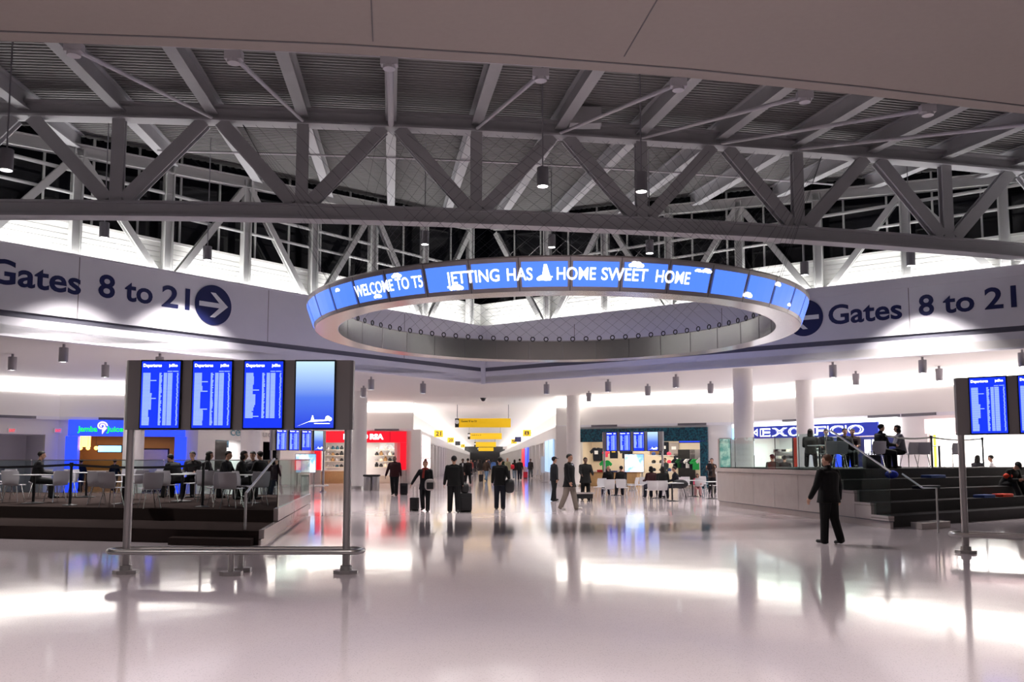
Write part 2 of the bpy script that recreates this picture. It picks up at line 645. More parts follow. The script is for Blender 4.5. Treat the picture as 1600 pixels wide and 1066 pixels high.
def flat_solid(mb, pts, fn, t=0.02):
    n = len(pts)
    a = [fn(x, z, t) for x, z in pts]
    b = [fn(x, z, 0) for x, z in pts]
    mb.add(a + b, [tuple(range(n))] + [tuple(range(2 * n - 1, n - 1, -1))] + [(i, (i + 1) % n, n + (i + 1) % n, n + i) for i in range(n)])


def gates_sign(side, words, disc, label):
    fn, pix = on_fascia(side)
    o = thing('gates_sign', label, 'sign', fn(*pix(disc[0], disc[1])))
    for body, px0, px1, py0, py1, cap in words:
        a, za = pix(px0, py0)
        b, zb = pix(px1, py1)
        mb = MB()
        text_on(mb, body, a, b, (za + zb) / 2, cap, fn, 0.022)
        mb.build('lettering', 'navy', o, world=True)
    cx, cz = pix(disc[0], disc[1])
    r = disc[2]
    m2 = MB()
    flat_solid(m2, [(cx + r * math.cos(2 * math.pi * k / 48), cz + r * math.sin(2 * math.pi * k / 48)) for k in range(48)], fn, 0.02)
    m2.build('disc', 'navy', o, world=True)
    sg = 1 if side == 'left' else -1
    m3 = MB()
    f2 = lambda x, z, off=0: fn(cx + sg * x * r, cz + z * r, 0.02 + off)
    for q in ([(-.78, .12), (.5, .12), (.5, -.12), (-.78, -.12)],
              [(.08, .62), (-.18, .62), (.44, 0), (.80, 0)], [(.80, 0), (.44, 0), (-.18, -.62), (.08, -.62)]):
        flat_solid(m3, q, f2, 0.008)
    m3.build('arrow', 'letter_white', o, world=True)
    return o


gates_sign('left', [('Gates', -21, 126, 441, 459, 0.80), ('8', 153, 179, 463, 466, 0.80), ('to', 194, 238, 470, 474, 0.80), ('21', 252, 296, 478, 484, 0.80)],
           (333, 477, 0.76), 'navy gates 8 to 21 lettering with arrow pointing right on grey fascia')
gates_sign('right', [('Gates', 1295, 1410, 507, 497, 0.78), ('8', 1436, 1460, 493, 491, 0.78), ('to', 1474, 1523, 489, 485, 0.78), ('21', 1539, 1589, 483, 479, 0.78)],
           (1257, 497, 0.74), 'navy gates 8 to 21 lettering with arrow pointing left on grey fascia')

# ---------------------------------------------------------------- roof
YAW = R(8)
ua, ax = Vector((math.cos(YAW), math.sin(YAW), 0)), Vector((-math.sin(YAW), math.cos(YAW), 0))
T0 = Vector((-3.84, 26.6, 0))
KS = 2.72
drop = lambda U: 0.42 * ((U - 3.5) / 18.0) ** 2


def RP(U, A, h=0.0):                    # a point of the roof's beam soffit, h above it
    p = T0 + ua * U + ax * A
    return Vector((p.x, p.y, EYE + 10.7 + 0.085 * A - drop(U) + h))


def to_edge(U):                         # how far along the axis until the wall of the opening
    best = 60
    for nn in (nL, nR):
        p = T0 + ua * U
        den = ax.xy.dot(nn.xy)
        t = ((VC.xy - p.xy).dot(nn.xy) + 1.2) / den
        best = min(best, t)
    return best


mb = MB()
us = [-32 + i * 2.0 for i in range(37)]
prof = []
A = -16.0
while A < 22:
    prof += [(A, 0.60), (A + 0.08, 0.60), (A + 0.10, 0.71), (A + 0.19, 0.71)]
    A += 0.21
vs = [RP(U, a, h) for U in us for a, h in prof]
L = len(prof)
mb.add(vs, [(i * L + j, (i + 1) * L + j, (i + 1) * L + j + 1, i * L + j + 1) for i in range(len(us) - 1) for j in range(L - 1)])
o = struct('ceiling_deck', mb, 'deck')
bm = bmesh.new(); bm.from_mesh(o.data)
for nn in (nL, nR):
    bmesh.ops.bisect_plane(bm, geom=bm.verts[:] + bm.edges[:] + bm.faces[:], plane_co=VC + nn * 1.7, plane_no=nn, clear_outer=True)
bm.to_mesh(o.data); bm.free()
tp = MB(); tp.add([RP(U, A, 1.0) for U in us for A in (-17, 24)], [(2 * i, 2 * i + 1, 2 * i + 3, 2 * i + 2) for i in range(len(us) - 1)])
struct('ceiling_roof', tp, 'black')

for k in range(-8, 10):
    U = k * KS
    e = to_edge(U) + 0.1
    if e < -8: continue
    mb = MB()
    mb.ibeam(RP(U, -14, 0.3), RP(U, e, 0.3), 0.34, 0.6, 0.05, 0.10)
    lab = 'grey steel roof beam running under the deck, ' + ORD[k + 8] + ' from the left'
    tag(mb.build('roof_beam', 'steel_paint'), lab, 'beam', 'roof beams')

# great truss across the hall
tr = thing('roof_truss', 'great grey steel truss spanning the hall in front of the ring sign', 'truss', RP(0, 0, -3))
TH, BH = -0.02, -2.95
kk = [-9 + i * 0.5 for i in range(39)]
for nm, h, hh, wd in (('top_chord', 0.0, 0.5, 0.5), ('bottom_chord', BH - 0.1, 0.48, 0.55)):
    mb = MB()
    for a, b in zip(kk, kk[1:]): mb.ibeam(RP(a * KS, 0, h), RP(b * KS, 0, h), wd, hh, 0.07, 0.36 if 'bottom' in nm else 0.1)
    mb.build(nm, 'steel_paint', tr, world=True)
for k in range(-8, 10):
    U = k * KS
    if k % 2 == 0:
        for s in (-1, 1):
            MB().ibeam(RP(U + s * 0.25, 0, -0.25), RP(U + s * (KS - 0.25), 0, BH + 0.2), 0.4, 0.3, 0.05, 0.2, up=ax).build('diagonal', 'steel_paint', tr, world=True)
    else:
        MB().ibeam(RP(U, 0, -0.2), RP(U, 0, BH + 0.1), 0.36, 0.28, 0.05, 0.16, up=ax).build('vertical', 'steel_paint', tr, world=True)
# pipes that run along with it
for A, h, z in ((-5.6, -0.05, 'thin sprinkler pipe crossing under the roof beams near the beige soffit'), (4.2, -0.05, 'thin sprinkler pipe crossing under the roof beams behind the great truss')):
    mb = MB(); mb.tube([RP(a * KS, A, h) for a in kk if to_edge(a * KS) > A + 1.9], 0.035, 6)
    tag(mb.build('sprinkler_pipe', 'pipe'), z, 'pipe')

# trusses along both arms of the opening
for side, dd, nn in (('left', dL, nL), ('right', dR, nR)):
    off = nn * 0.95
    V0 = Vector((VC.x, VC.y, 0))
    o = thing('clerestory_truss', 'pale uplit steel truss in front of the black windows above the ' + side + ' gates sign', 'truss', V0 + off + Vector((0, 0, ZF - 0.4)))
    q = lambda s, z: V0 + dd * s + off + Vector((0, 0, z))
    def zroof(s):
        p = VC + dd * s + off
        d = p - T0
        return RP(d.dot(ua), d.dot(ax), 0).z
    step = 3.35
    n = 10
    for i in range(n + 1):
        s = i * step
        if i > 0 or side == 'left':
            MB().ibeam(q(s, ZF - 0.4), q(s, zroof(s)), 0.30, 0.34, 0.05, 0.1, up=dd).build('post', 'steel_white', o, world=True)
        if i < n:
            s2 = s + step
            if i % 2 == 0: a, b = q(s + 0.1, zroof(s) - 0.3), q(s2 - 0.1, ZF - 0.3)
            else: a, b = q(s + 0.1, ZF - 0.3), q(s2 - 0.1, zroof(s2) - 0.3)
            MB().ibeam(a, b, 0.24, 0.24, 0.04, 0.08, up=nn).build('diagonal', 'steel_white', o, world=True)
    for z, r in ((10.85, 0.06), (11.65, 0.07)):
        MB().tube([q(0.2, z), q(n * step, z)], r, 8).build('rail', 'steel_white', o, world=True)
    MB().ibeam(q(0.0, zroof(0) + 0.1), q(n * step, zroof(n * step) + 0.1), 0.3, 0.45, 0.05, 0.1).build('eave_beam', 'steel_white', o, world=True)
    # thin mullions of the windows
    for i in range(2 * n):
        s = i * step / 2 + 0.9
        MB().bar(V0 + dd * s + nn * 1.5 + Vector((0, 0, ZW)), V0 + dd * s + nn * 1.5 + Vector((0, 0, 14.2)), 0.07, 0.07, up=dd).build('mullion', 'steel_white', o, world=True)

# beige soffit of the near hall
ZSO = 8.8
edge = [P(px, py, ZSO) for px, py in ((-330, 52), (-150, 57), (0, 64), (270, 73), (540, 84), (800, 100), (1070, 121), (1330, 147), (1600, 178), (1750, 197), (1900, 222))]
poly = [(p.x, p.y) for p in edge] + [(edge[-1].x + 12, -18), (edge[0].x - 12, -18)]
struct('ceiling_soffit', MB().prism(poly, ZSO, ZSO + 0.5), 'soffit_beige')
mb = MB()
for a, b in zip(edge, edge[1:]):
    d = Vector((0, -0.36, -0.004))
    mb.bar(a + d, b + d, 0.035, 0.02)
for px, py in ((587, 77), (972, 100)):
    a = P(px, py, ZSO) + Vector((0, -0.3, -0.003))
    mb.bar(a, a - ax * 14, 0.02, 0.012)
struct('trim_soffit', mb, 'joint')
for i, (px, py, k) in enumerate(((115, 76, -2), (365, 88, -1), (608, 97, 0), (845, 116, 1), (1060, 131, 2), (1258, 150, 3), (1450, 171, 4), (1628, 192, 5))):
    b = P(px, py, ZSO + 0.35)
    o = thing('tie_rod', 'tie rod from soffit bracket up to the great truss, ' + ORD[i] + ' from the left', 'rod', b, 0, 'soffit tie rods')
    m2 = MB(); m2.box(b.x - 0.16, b.x + 0.16, b.y - 0.06, b.y + 0.10, b.z - 0.06, b.z + 0.10)
    m2.tube([b + Vector((0, 0.02, -0.07)), b + Vector((0, 0.02, -0.13))], 0.12, 12)
    m2.build('bracket', 'pipe', o, world=True)
    MB().tube([b, RP(k * KS, -0.2, -0.15)], 0.05 if k else 0.09, 8).build('rod', 'pipe', o, world=True)
b = RP(6.1, -0.9, 0.0)
tag(MB().box(b.x - 0.5, b.x + 0.5, b.y - 0.25, b.y + 0.25, b.z - 0.1, b.z + 0.45).build('junction_box', 'steel_paint', bevel=0.02), 'square grey junction box above the great truss', 'box')

# ---------------------------------------------------------------- columns
def column(px, D, label, r=0.42):
    X = (px - 800) / F * D
    o = thing('column', label, 'column', (X, D, 0))
    MB().lathe([(r, 0), (r, ZC)], 32).build('shaft', 'white_paint', o, smooth=True)
    MB().lathe([(r + 0.012, 0.0), (r + 0.012, 0.16)], 32).build('base_band', 'steel', o, smooth=True)
    return o


column(210, 37, 'round white column behind the departures board beside the juice bar')
column(393, 36.5, 'round white column standing behind the diners on the dark platform')
column(562, 50, 'round white column beside the steel litter bin')
column(896, 53.3, 'round white column at the corridor mouth behind the standing men')
column(1162, 37.5, 'shaded round column behind the glass of the stone platform')
column(1258, 43, 'round white column standing before the outdoor clothing shop sign')

# ---------------------------------------------------------------- pendant lamps
def pendant_meshes():
    sh = MB().lathe([(0.0, 0.5), (0.145, 0.5), (0.15, 0.49), (0.15, 0.0), (0.135, 0.0), (0.13, 0.03), (0, 0.03)], 20).mesh('lamp_shade', 'lamp_shell', True)
    gl = MB().lathe([(0, 0.02), (0.128, 0.02)], 20).mesh('lens', 'lamp_glow')
    return sh, gl


PSH, PGL = pendant_meshes()


def pendant(p, top, label, group, power, angle=105, col=(1, 0.93, 0.9)):
    o = thing('pendant_lamp', label, 'lamp', p, 0, group)
    link(PSH, 'lamp_shade', o)
    link(PGL, 'lens', o)
    MB().tube([(0, 0, 0.5), (0, 0, top - p.z)], 0.02 if top - p.z > 1 else 0.05, 6).build('cord', 'lamp_shell', o)
    l = bpy.data.lights.new('lamp_light', 'SPOT')
    l.energy, l.spot_size, l.spot_blend, l.shadow_soft_size, l.color = power, R(angle), 0.6, 0.12, col
    lo = bpy.data.objects.new('lamp_light', l)
    COL.objects.link(lo)
    lo.parent = o
    lo.location = (0, 0, -0.03)


for i, (px, py, D, pw) in enumerate(((10, 250, 19.5, 1300), (163, 360, 27.0, 2700), (324, 396, 30.3, 2700), (664, 372, 31, 1300), (848, 277, 21.8, 1300), (862, 377, 33, 1300),
                                     (1002, 285, 21.5, 1300), (1015, 386, 31.5, 1300), (1257, 420, 31.5, 1300), (1423, 405, 30.4, 2700))):
    p = PD(px, py, D) - Vector((0, 0, 0.25))
    d = p - T0
    top = RP(d.dot(ua), d.dot(ax), 0.6).z
    pendant(p, top, 'grey cylinder pendant on a long cord below the roof, ' + ORD[i] + ' from the left', 'roof pendants', pw)
for i, (px, py) in enumerate(((20, 553), (100, 538), (165, 566), (250, 553), (568, 603), (580, 589), (661, 596), (854, 597), (920, 611), (950, 593), (1012, 600), (1056, 585), (1110, 596), (1301, 566), (1337, 580), (1441, 558), (1467, 572), (1597, 546))):
    p = P(px, py, ZC) - Vector((0, 0, 0.62))
    pendant(p, ZC, 'short grey cylinder lamp under the low white ceiling, ' + ORD[i] + ' from the left', 'ceiling cylinder lamps', 220, 110)

# ---------------------------------------------------------------- the ring sign
RC = Vector((1.45, 29.3, 0))
ZR, HRING = EYE + 4.2, 0.80
RB, RT, RI = 8.0, 8.28, 7.25
NP = 40
rg = thing('ring_sign', 'huge hanging ring of blue screens welcoming travellers, brushed metal underside', 'sign', (RC.x, RC.y, ZR))
MB().lathe([(RB, 0), (RT, HRING), (RT - 0.06, HRING), (RB - 0.06, 0.02)], 120, close=True).build('outer_band', 'post_metal', rg)
MB().lathe([(RB - 0.02, 0.0), (RI + 0.02, 0.02)], 120, cap=False).build('underside', 'brushed', rg, smooth=True)
mi = MB(); mi.lathe([(RI, 0.015), (RI, HRING), (RI + 0.05, HRING), (RI + 0.05, 0.03)], 120, close=True)
mi.build('inner_band', 'brushed', rg, smooth=True)
MB().lathe([(RI, HRING - 0.0), (RI, HRING + 0.04), (RT, HRING + 0.04), (RT, HRING)], 120, close=True).build('top_cover', 'post_metal', rg)


def ring_fn(off=0.0):
    def fn(x, z, o2=0.0):                # x in metres of arc from the nearest point, z above the ring's foot
        r = RB + (RT - RB) * z / HRING + off + o2
        t = x / RB
        return Vector((math.sin(t) * r, -math.cos(t) * r, z))
    return fn


def ring_x(px):                          # arc position of an image column on the near half
    lo, hi = -math.pi / 2.1, math.pi / 2.1
    for _ in range(40):
        t = (lo + hi) / 2
        X, Y = RC.x + RB * 1.01 * math.sin(t), RC.y - RB * 1.01 * math.cos(t)
        if 800 + F * X / Y < px: lo = t
        else: hi = t
    return t * RB


seg = 2 * math.pi / NP * RB
sc_ = MB()
f1 = ring_fn(0.02)
for j in range(3):
    x0, x1 = 0.065 + (seg - 0.13) * j / 3, 0.065 + (seg - 0.13) * (j + 1) / 3
    sc_.add([f1(x0, 0.10), f1(x1, 0.10), f1(x1, 0.69), f1(x0, 0.69)], [(0, 1, 2, 3)])
    sc_.add([f1(x0, 0.10), f1(x1, 0.10), f1(x1, 0.10, -.03), f1(x0, 0.10, -.03)], [(3, 2, 1, 0)])
scm = sc_.mesh('screen', 'screen_sky')
sm_ = MB()
f0 = ring_fn(0.004)
sm_.add([f0(-0.012, 0.0), f0(0.012, 0.0), f0(0.012, HRING), f0(-0.012, HRING)], [(0, 1, 2, 3)])
smm = sm_.mesh('seam', 'joint')
for k in range(NP):
    for me, nm in ((scm, 'screen'), (smm, 'seam')):
        o = link(me, nm, rg)
        o.rotation_euler = (0, 0, (k - 20) * 2 * math.pi / NP)
f3 = ring_fn(0.03)
for body, a, b in (('WELCOME TO T5', 556, 661), ('JETTING', 698, 781), ('HAS', 793, 833), ('HOME', 871, 932), ('SWEET', 941, 1013), ('HOME', 1026, 1079)):
    mb = MB()
    text_on(mb, body, ring_x(a), ring_x(b), 0.26, 0.30, f3, 0.012)
    mb.build('lettering', 'screen_white', rg)
mb = MB()
jx = ring_x(851)
fj = lambda x, z: f3(jx + x, 0.22 + z)
mb.add([fj(-.14, .12), fj(-.05, .12), fj(0, .40), fj(.07, .40), fj(.15, .12), fj(.21, .12), fj(.21, .09), fj(-.14, .09)], [tuple(range(7, -1, -1))])
mb.build('jet_picture', 'screen_white', rg)


def cloud(mb, px, z, s):
    x = ring_x(px)
    for dx, dz, r in ((-.14, 0, .05), (-.05, .03, .07), (.05, .02, .075), (.14, 0, .05)):
        n = 14
        mb.add([f3(x + (dx + r * 1.25 * math.cos(2 * math.pi * i / n)) * s, z + (dz + r * math.sin(2 * math.pi * i / n)) * s, 0.001 * dx) for i in range(n)], [tuple(range(n))])


for px, z, s in ((531, 0.56, .8), (588, 0.17, 1.0), (623, .60, 1.1), (712, .15, 1.3), (851, .28, 1.2), (994, .62, 1.3), (1090, .60, .7), (1103, .61, 1.0), (1173, .17, 1.2), (1213, .61, 1.0), (1237, .2, .8)):
    mb = MB()
    cloud(mb, px, z, s * .75)
    mb.build('cloud_picture', 'screen_white', rg)
ey = MB()
n, rr, r2 = 14, 0.085, 0.022
ey.tube([(rr * math.cos(2 * math.pi * i / n), 0, rr * math.sin(2 * math.pi * i / n)) for i in range(n + 1)], r2, 6, cap=False)
eym = ey.mesh('eyelet', 'black')
for k in range(80):
    t = 2 * math.pi * k / 80
    o = link(eym, 'eyelet', rg)
    o.location = (math.sin(t) * (RI - 0.02), -math.cos(t) * (RI - 0.02), HRING + 0.10)
    o.rotation_euler = (0, 0, t)
# panel joints of the inner band
for k in range(32):
    t = 2 * math.pi * (k + .5) / 32
    o = MB().box(-0.012, 0.012, -0.008, 0.0, 0.02, HRING).build('seam', 'joint', rg) if k == 0 else link(o.data, 'seam', rg)
    o.location = (math.sin(t) * (RI - 0.001), -math.cos(t) * (RI - 0.001), 0)
    o.rotation_euler = (0, 0, t + math.pi)
# cable net
mb = MB()
for k in range(80):
    for s in (-1, 1):
        t0 = 2 * math.pi * k / 80
        t1 = t0 + s * R(42)
        pts = []
        for f in (0, 0.5, 1):
            a = Vector((math.sin(t0) * RI, -math.cos(t0) * RI, ZR + HRING + 0.18))
            b = Vector((math.sin(t1) * 9.3, -math.cos(t1) * 9.3, 11.75))
            a_, b_ = a + RC, b + RC
            if math.cos(t0) > -0.05:
                tn = (t1 + math.pi) % (2 * math.pi) - math.pi
                b_ = RP(5.0 + 6.4 * max(-1.5, min(1.5, tn)), 0.1, -0.2)
            elif math.cos(t1) > -0.05: continue
            pts.append(a_.lerp(b_, f))
        if not pts: continue
        mb.tube(pts, 0.004, 3, cap=False)
for j in range(1, 9):
    f = j / 9
    pts = []
    for k in range(81):
        t = 2 * math.pi * k / 80
        rad = RI * (1 - f) + 9.3 * f - 0.9 * f * (1 - f)
        pts.append((RC.x + math.sin(t) * rad, RC.y - math.cos(t) * rad, (ZR + HRING + 0.18) * (1 - f) + 11.75 * f))

tag(mb.build('cable_net', 'black'), 'net of thin dark cables rising from the ring sign to the roof', 'net')

# ================================================================ DEPARTURE BOARDS
BW, PITCHX = 1.627, 0.766


def board_meshes():
    d = {}
    mb = MB(); mb.box(-.305, .305, -0.05, 0.0, 0, 1.04)
    d['bezel'] = mb.mesh('bezel', 'black_gloss', bevel=0.006)
    mb = MB(); mb.box(-.285, .285, -0.056, -0.045, .025, 1.015)
    d['blue'] = mb.mesh('display', 'screen_blue')
    d['grad'] = mb.mesh('display', 'screen_gradient')
    rnd = random.Random(3)
    for j in range(3):
        mb = MB()
        n = 44
        z1 = 0.83
        last = n if j < 2 else 38
        L = 0.11
        for i in range(last):
            z = z1 - i * 0.0178
            if rnd.random() < .2: L = rnd.uniform(.09, .15)
            ln = L if rnd.random() > .06 else .2
            def r(x, wd): mb.box(x, x + wd, -0.0585, -0.0565, z, z + 0.0125)
            r(-.262, ln)
            r(-.02, rnd.uniform(.025, .045))
            r(.045, .05); r(.105, .07)
            r(.235 + rnd.uniform(0, .012), .02)
        mb.box(.10, .17, -0.0585, -0.0565, .862, .872); mb.box(.18, .262, -0.0585, -0.0565, .862, .872)
        d['list%d' % j] = mb.mesh('flight_list', 'screen_row')
    mb = MB()
    fn = lambda x, z: (x, -0.0590, z)
    text_on(mb, 'Departures', -.262, .01, .935, .045, fn, 0.03)
    text_on(mb, 'jetBlue', .12, .245, .938, .04, fn, 0.03)
    d['title'] = mb.mesh('title', 'screen_white')
    mb = MB()
    f2 = lambda x, z: (x, -0.0590, z)
    for q in ([(-.26, .045), (-.02, .145), (.16, .145), (.2, .13), (.0, .115), (-.08, .115)], [(-.05, .14), (-.03, .21), (-.02, .21), (.0, .14)], [(.0, .095), (.23, .095), (.23, .085), (.0, .085)]):
        mb.add([f2(*p) for p in q], [tuple(range(len(q)))])
    for cx, cz, rr in ((.20, .17, .035), (.23, .155, .03), (.18, .155, .02)):
        mb.add([f2(cx + rr * math.cos(k * .524), cz + rr * math.sin(k * .524)) for k in range(12)], [tuple(range(12))])
    d['plane'] = mb.mesh('plane_picture', 'screen_white')
    return d


BM = board_meshes()


def board(label, loc, rz, h0=2.12, h1=3.16):
    o = thing('departures_board', label, 'departures board', loc, rz, None)
    mb = MB()
    n = 8
    for i in range(1):
        prof = [(-1.70, -0.06), (-1.66, -0.10), (1.66, -0.10), (1.70, -0.06), (1.70, 0.06), (1.66, 0.10), (-1.66, 0.10), (-1.70, 0.06)]
        mb.prism(prof, h0, h1)
    mb.build('panel', 'board_panel', o)
    for i in range(4):
        x = -1.5 * PITCHX + i * PITCHX - 0.0
        sc = link(BM['bezel'], 'screen', o)
        sc.location = (x, -0.10, h0 + 0.0)
        link(BM['blue'] if i < 3 else BM['grad'], 'display', sc)
        if i < 3:
            link(BM['list%d' % i], 'flight_list', sc)
            link(BM['title'], 'title', sc)
        else:
            link(BM['plane'], 'plane_picture', sc)
    for s in (-1, 1):
        p = MB().tube([(s * BW, 0, 0.0), (s * BW, 0, h1 - .02)], 0.058, 16).build('post', 'post_metal', o, smooth=True)
        m2 = MB(); m2.prism([(s * BW + .19 * math.cos(k * math.pi / 4 + .39), .16 * math.sin(k * math.pi / 4 + .39)) for k in range(8)], 0, 0.05)
        m2.lathe([(.09, .05), (.085, .12), (.06, .125)], 16, (s * BW, 0, 0))
        m2.build('base_plate', 'post_metal', p)
    pts = []
    for k in range(0, 33):
        t = math.pi * k / 16
        ex = BW + .05 if math.cos(t) >= 0 else -BW - .05
        pts.append((ex + .19 * math.cos(t), .22 * math.sin(t), .335))
    g = MB().tube(pts + [pts[0]], 0.04, 10, cap=False).build('guard_rail', 'steel', o, smooth=True)
    for y in (-.22, .22):
        m2 = MB()
        m2.tube([(0, y, 0), (0, y, .32)], .045, 12)
        m2.prism([(.17 * math.cos(k * math.pi / 4 + .39), y + .13 * math.sin(k * math.pi / 4 + .39)) for k in range(8)], 0, 0.06)
        m2.build('rail_foot', 'post_metal', o)
    return o


board('tall departures board with four screens, in front of the dark dining platform', (-4.08, 12.96, 0), 0)
board('departures board at the frame edge in front of the sleeping traveller', (8.5 + 1.60 * math.cos(R(34)) - .3, 15.75 - 1.6 * math.sin(R(34)), 0), R(-34))
board('small distant departures board near the red shop', (-10.75, 43.6, 0), R(52))
board('small distant departures board in front of the teal mosaic shop', (6.5, 46.6, 0), R(-26))

# ================================================================ LEFT DINING PLATFORM
ZPL = 0.55
C1, B1 = P(404, 852, 0), P(480, 801, 0)
FL = P(0, 842, 0)
fdir = (FL - C1).normalized()
sdir = (B1 - C1).normalized()
def tier_poly(off, ln=16):
    a = C1 + sdir * off
    b = a + fdir * ln
    return [(a.x, a.y), (B1.x, B1.y), ((B1 + fdir * ln).x, (B1 + fdir * ln).y), (b.x, b.y)]


o = thing('dining_platform', 'low carpeted platform with two broad seating steps below the dining tables', 'platform', C1)
MB().prism(tier_poly(0.0), 0, ZPL / 2).build('lower_step', 'carpet', o, world=True)
MB().prism(tier_poly(2.3), ZPL / 2, ZPL).build('upper_step', 'carpet', o, world=True)
mb = MB()
sn = Vector((sdir.y, -sdir.x, 0))
Ls = (B1 - C1).length
for z0, z1, s0, s1 in ((0, .10, 0, Ls), (.12, ZPL / 2 + .02, 0, Ls), (ZPL / 2 + .04, ZPL + .04, 2.2, Ls)):
    a, b = C1 + sdir * s0, C1 + sdir * s1
    th = .10 if z0 else .04
    mb.obox((a + b) / 2 + sn * th / 2 + Vector((0, 0, (z0 + z1) / 2)), (b - a) / 2, sn * th / 2, (0, 0, (z1 - z0) / 2))
mb.build('stone_side', 'stone', o, world=True)
o = thing('step_block', 'low dark extra step at the corner of the dining platform', 'step', C1 + fdir * 1.0)
q = [C1 + fdir * .1 - sdir * .02, C1 + fdir * 1.9 - sdir * .02, C1 + fdir * 1.9 - sdir * .42, C1 + fdir * .1 - sdir * .42]
MB().prism([(p.x, p.y) for p in q], 0, .14).build('tread', 'carpet', o, world=True)


def glass_panel(name, label, a, b, z0, z1, capm='steel', cap=0.03):
    o = thing(name, label, 'glass railing', (a + b) / 2 + Vector((0, 0, z0)))
    mid = (a + b) / 2
    d = (b - a) / 2
    n = Vector((-d.y, d.x, 0)).normalized()
    MB().obox(mid + Vector((0, 0, (z0 + z1) / 2)), d, n * .007, (0, 0, (z1 - z0) / 2)).build('pane', 'glass', o, world=True)
    if cap: MB().bar(a + Vector((0, 0, z1 + cap / 2)), b + Vector((0, 0, z1 + cap / 2)), .045, cap).build('top_rail', capm, o, world=True)
    return o


sg0 = C1 + sdir * 2.4 + sn * .05
for i in range(3):
    a = sg0 + sdir * ((Ls - 2.5) * i / 3 + .02)
    b = sg0 + sdir * ((Ls - 2.5) * (i + 1) / 3 - .02)
    glass_panel('glass_railing', ('front', 'middle', 'rear')[i] + ' glass pane of the railing along the dining platform side', a, b, ZPL + .04, 1.66)
bk0, bk1 = B1 - sdir * .15, B1 - sdir * .15 + fdir * 15.5
for i in range(3):
    a = bk0 + (bk1 - bk0) * i / 3 - fdir * -.02
    b = bk0 + (bk1 - bk0) * (i + 1) / 3 - fdir * .02
    glass_panel('glass_railing', 'rear glass railing behind the diners on the platform, ' + ORD[i] + ' pane from its right end', a, b, ZPL, 1.64)
o = thing('handrail', 'slanted steel handrail at the glass corner of the dining platform', 'handrail', C1 + fdir * .45)
hp = C1 + fdir * .35 + sdir * .25
MB().tube([hp + Vector((0, 0, .27)), hp + Vector((0, 0, 1.0))], .028, 10).build('post', 'steel', o, world=True, smooth=True)
MB().tube([hp + Vector((0, 0, 1.0)), sg0 + fdir * .1 + sdir * .05 + Vector((0, 0, 1.69))], .025, 10).build('rail', 'steel', o, world=True, smooth=True)


# ---------------------------------------------------------------- stanchions with belts
def stanchion(label, loc, to=None, h=1.05):
    o = thing('stanchion', label, 'stanchion', loc)
    MB().lathe([(.17, 0), (.17, .012), (.05, .035), (.032, .04), (.032, h - .1), (.045, h - .1), (.045, h), (0, h)], 20).build('post', 'black', o, smooth=True)
    if to is not None:
        d = Vector(to) - Vector(loc)
        sag = []
        for i in range(9):
            t = i / 8
            sag.append(d * t + Vector((0, 0, h - .05 - .07 * 4 * t * (1 - t))))
        mb = MB()
        for a, b in zip(sag, sag[1:]): mb.bar(a, b, .004, .055)
        mb.build('belt', 'black', o)
    return o


s1, s2, s0 = P(109, 790, ZPL), P(316, 792.5, ZPL), P(-150, 787, ZPL)
stanchion('black belt stanchion before the juice bar on the dining platform', s1, s0)
stanchion('black belt stanchion under the second departures screen on the dining platform', s2, s1)


# ---------------------------------------------------------------- chairs and tables
def chair_proto(m):
    d = {}
    def shell(rows, wfun, th, name):
        mb = MB()
        nx = 6
        top, bot = [], []
        for (y, z, ny, nz, wd, curve) in rows:
            for i in range(nx + 1):
                u = -1 + 2 * i / nx
                c = curve * u * u
                p = Vector((u * wd, y + ny * c, z + nz * c))
                top.append(p + Vector((0, ny, nz)) * th / 2)
                bot.append(p - Vector((0, ny, nz)) * th / 2)
        n = len(rows); W = nx + 1
        vs = top + bot
        o = len(top)
        fs = []
        for r in range(n - 1):
            for i in range(nx):
                fs.append((r * W + i, r * W + i + 1, (r + 1) * W + i + 1, (r + 1) * W + i))
                fs.append((o + r * W + i, o + (r + 1) * W + i, o + (r + 1) * W + i + 1, o + r * W + i + 1))
            for i in (0, nx):
                fs.append((r * W + i, (r + 1) * W + i, o + (r + 1) * W + i, o + r * W + i))
        for r in (0, n - 1):
            for i in range(nx): fs.append((r * W + i, r * W + i + 1, o + r * W + i + 1, o + r * W + i))
        mb.add(vs, fs)
        return mb.mesh(name, m, True)
    d['seat'] = shell([(-.20, .455, 0, 1, .20, .012), (-.08, .44, 0, 1, .215, .014), (.08, .445, 0, 1, .22, .012), (.2, .455, 0, 1, .215, .008), (.225, .445, .6, .8, .205, .0)], None, .014, 'seat')
    d['backrest'] = shell([(-.20, .455, .3, .95, .20, .012), (-.235, .50, .95, .25, .205, .03), (-.255, .62, .98, .1, .225, .045), (-.28, .74, .98, .1, .225, .04), (-.295, .83, .98, .1, .21, .03)], None, .014, 'backrest')
    for j, (x, y) in enumerate(((-.17, .17), (.17, .17), (-.17, -.16), (.17, -.16))):
        mb = MB(); mb.tube([(x * .7, y * .8, .437), (x * 1.15, y * 1.2, 0)], .0115, 8)
        d['leg%d' % j] = mb.mesh('leg', 'chrome', True)
    return d


CH = {'grey': chair_proto('chair_grey'), 'white': chair_proto('chair_white')}


def chair(p, rz, kind, label, group):
    o = thing('shell_chair', label, 'chair', p, rz, group)
    d = CH[kind]
    link(d['seat'], 'seat', o)
    link(d['backrest'], 'backrest', o)
    for j in range(4): link(d['leg%d' % j], 'leg', o)
    return o


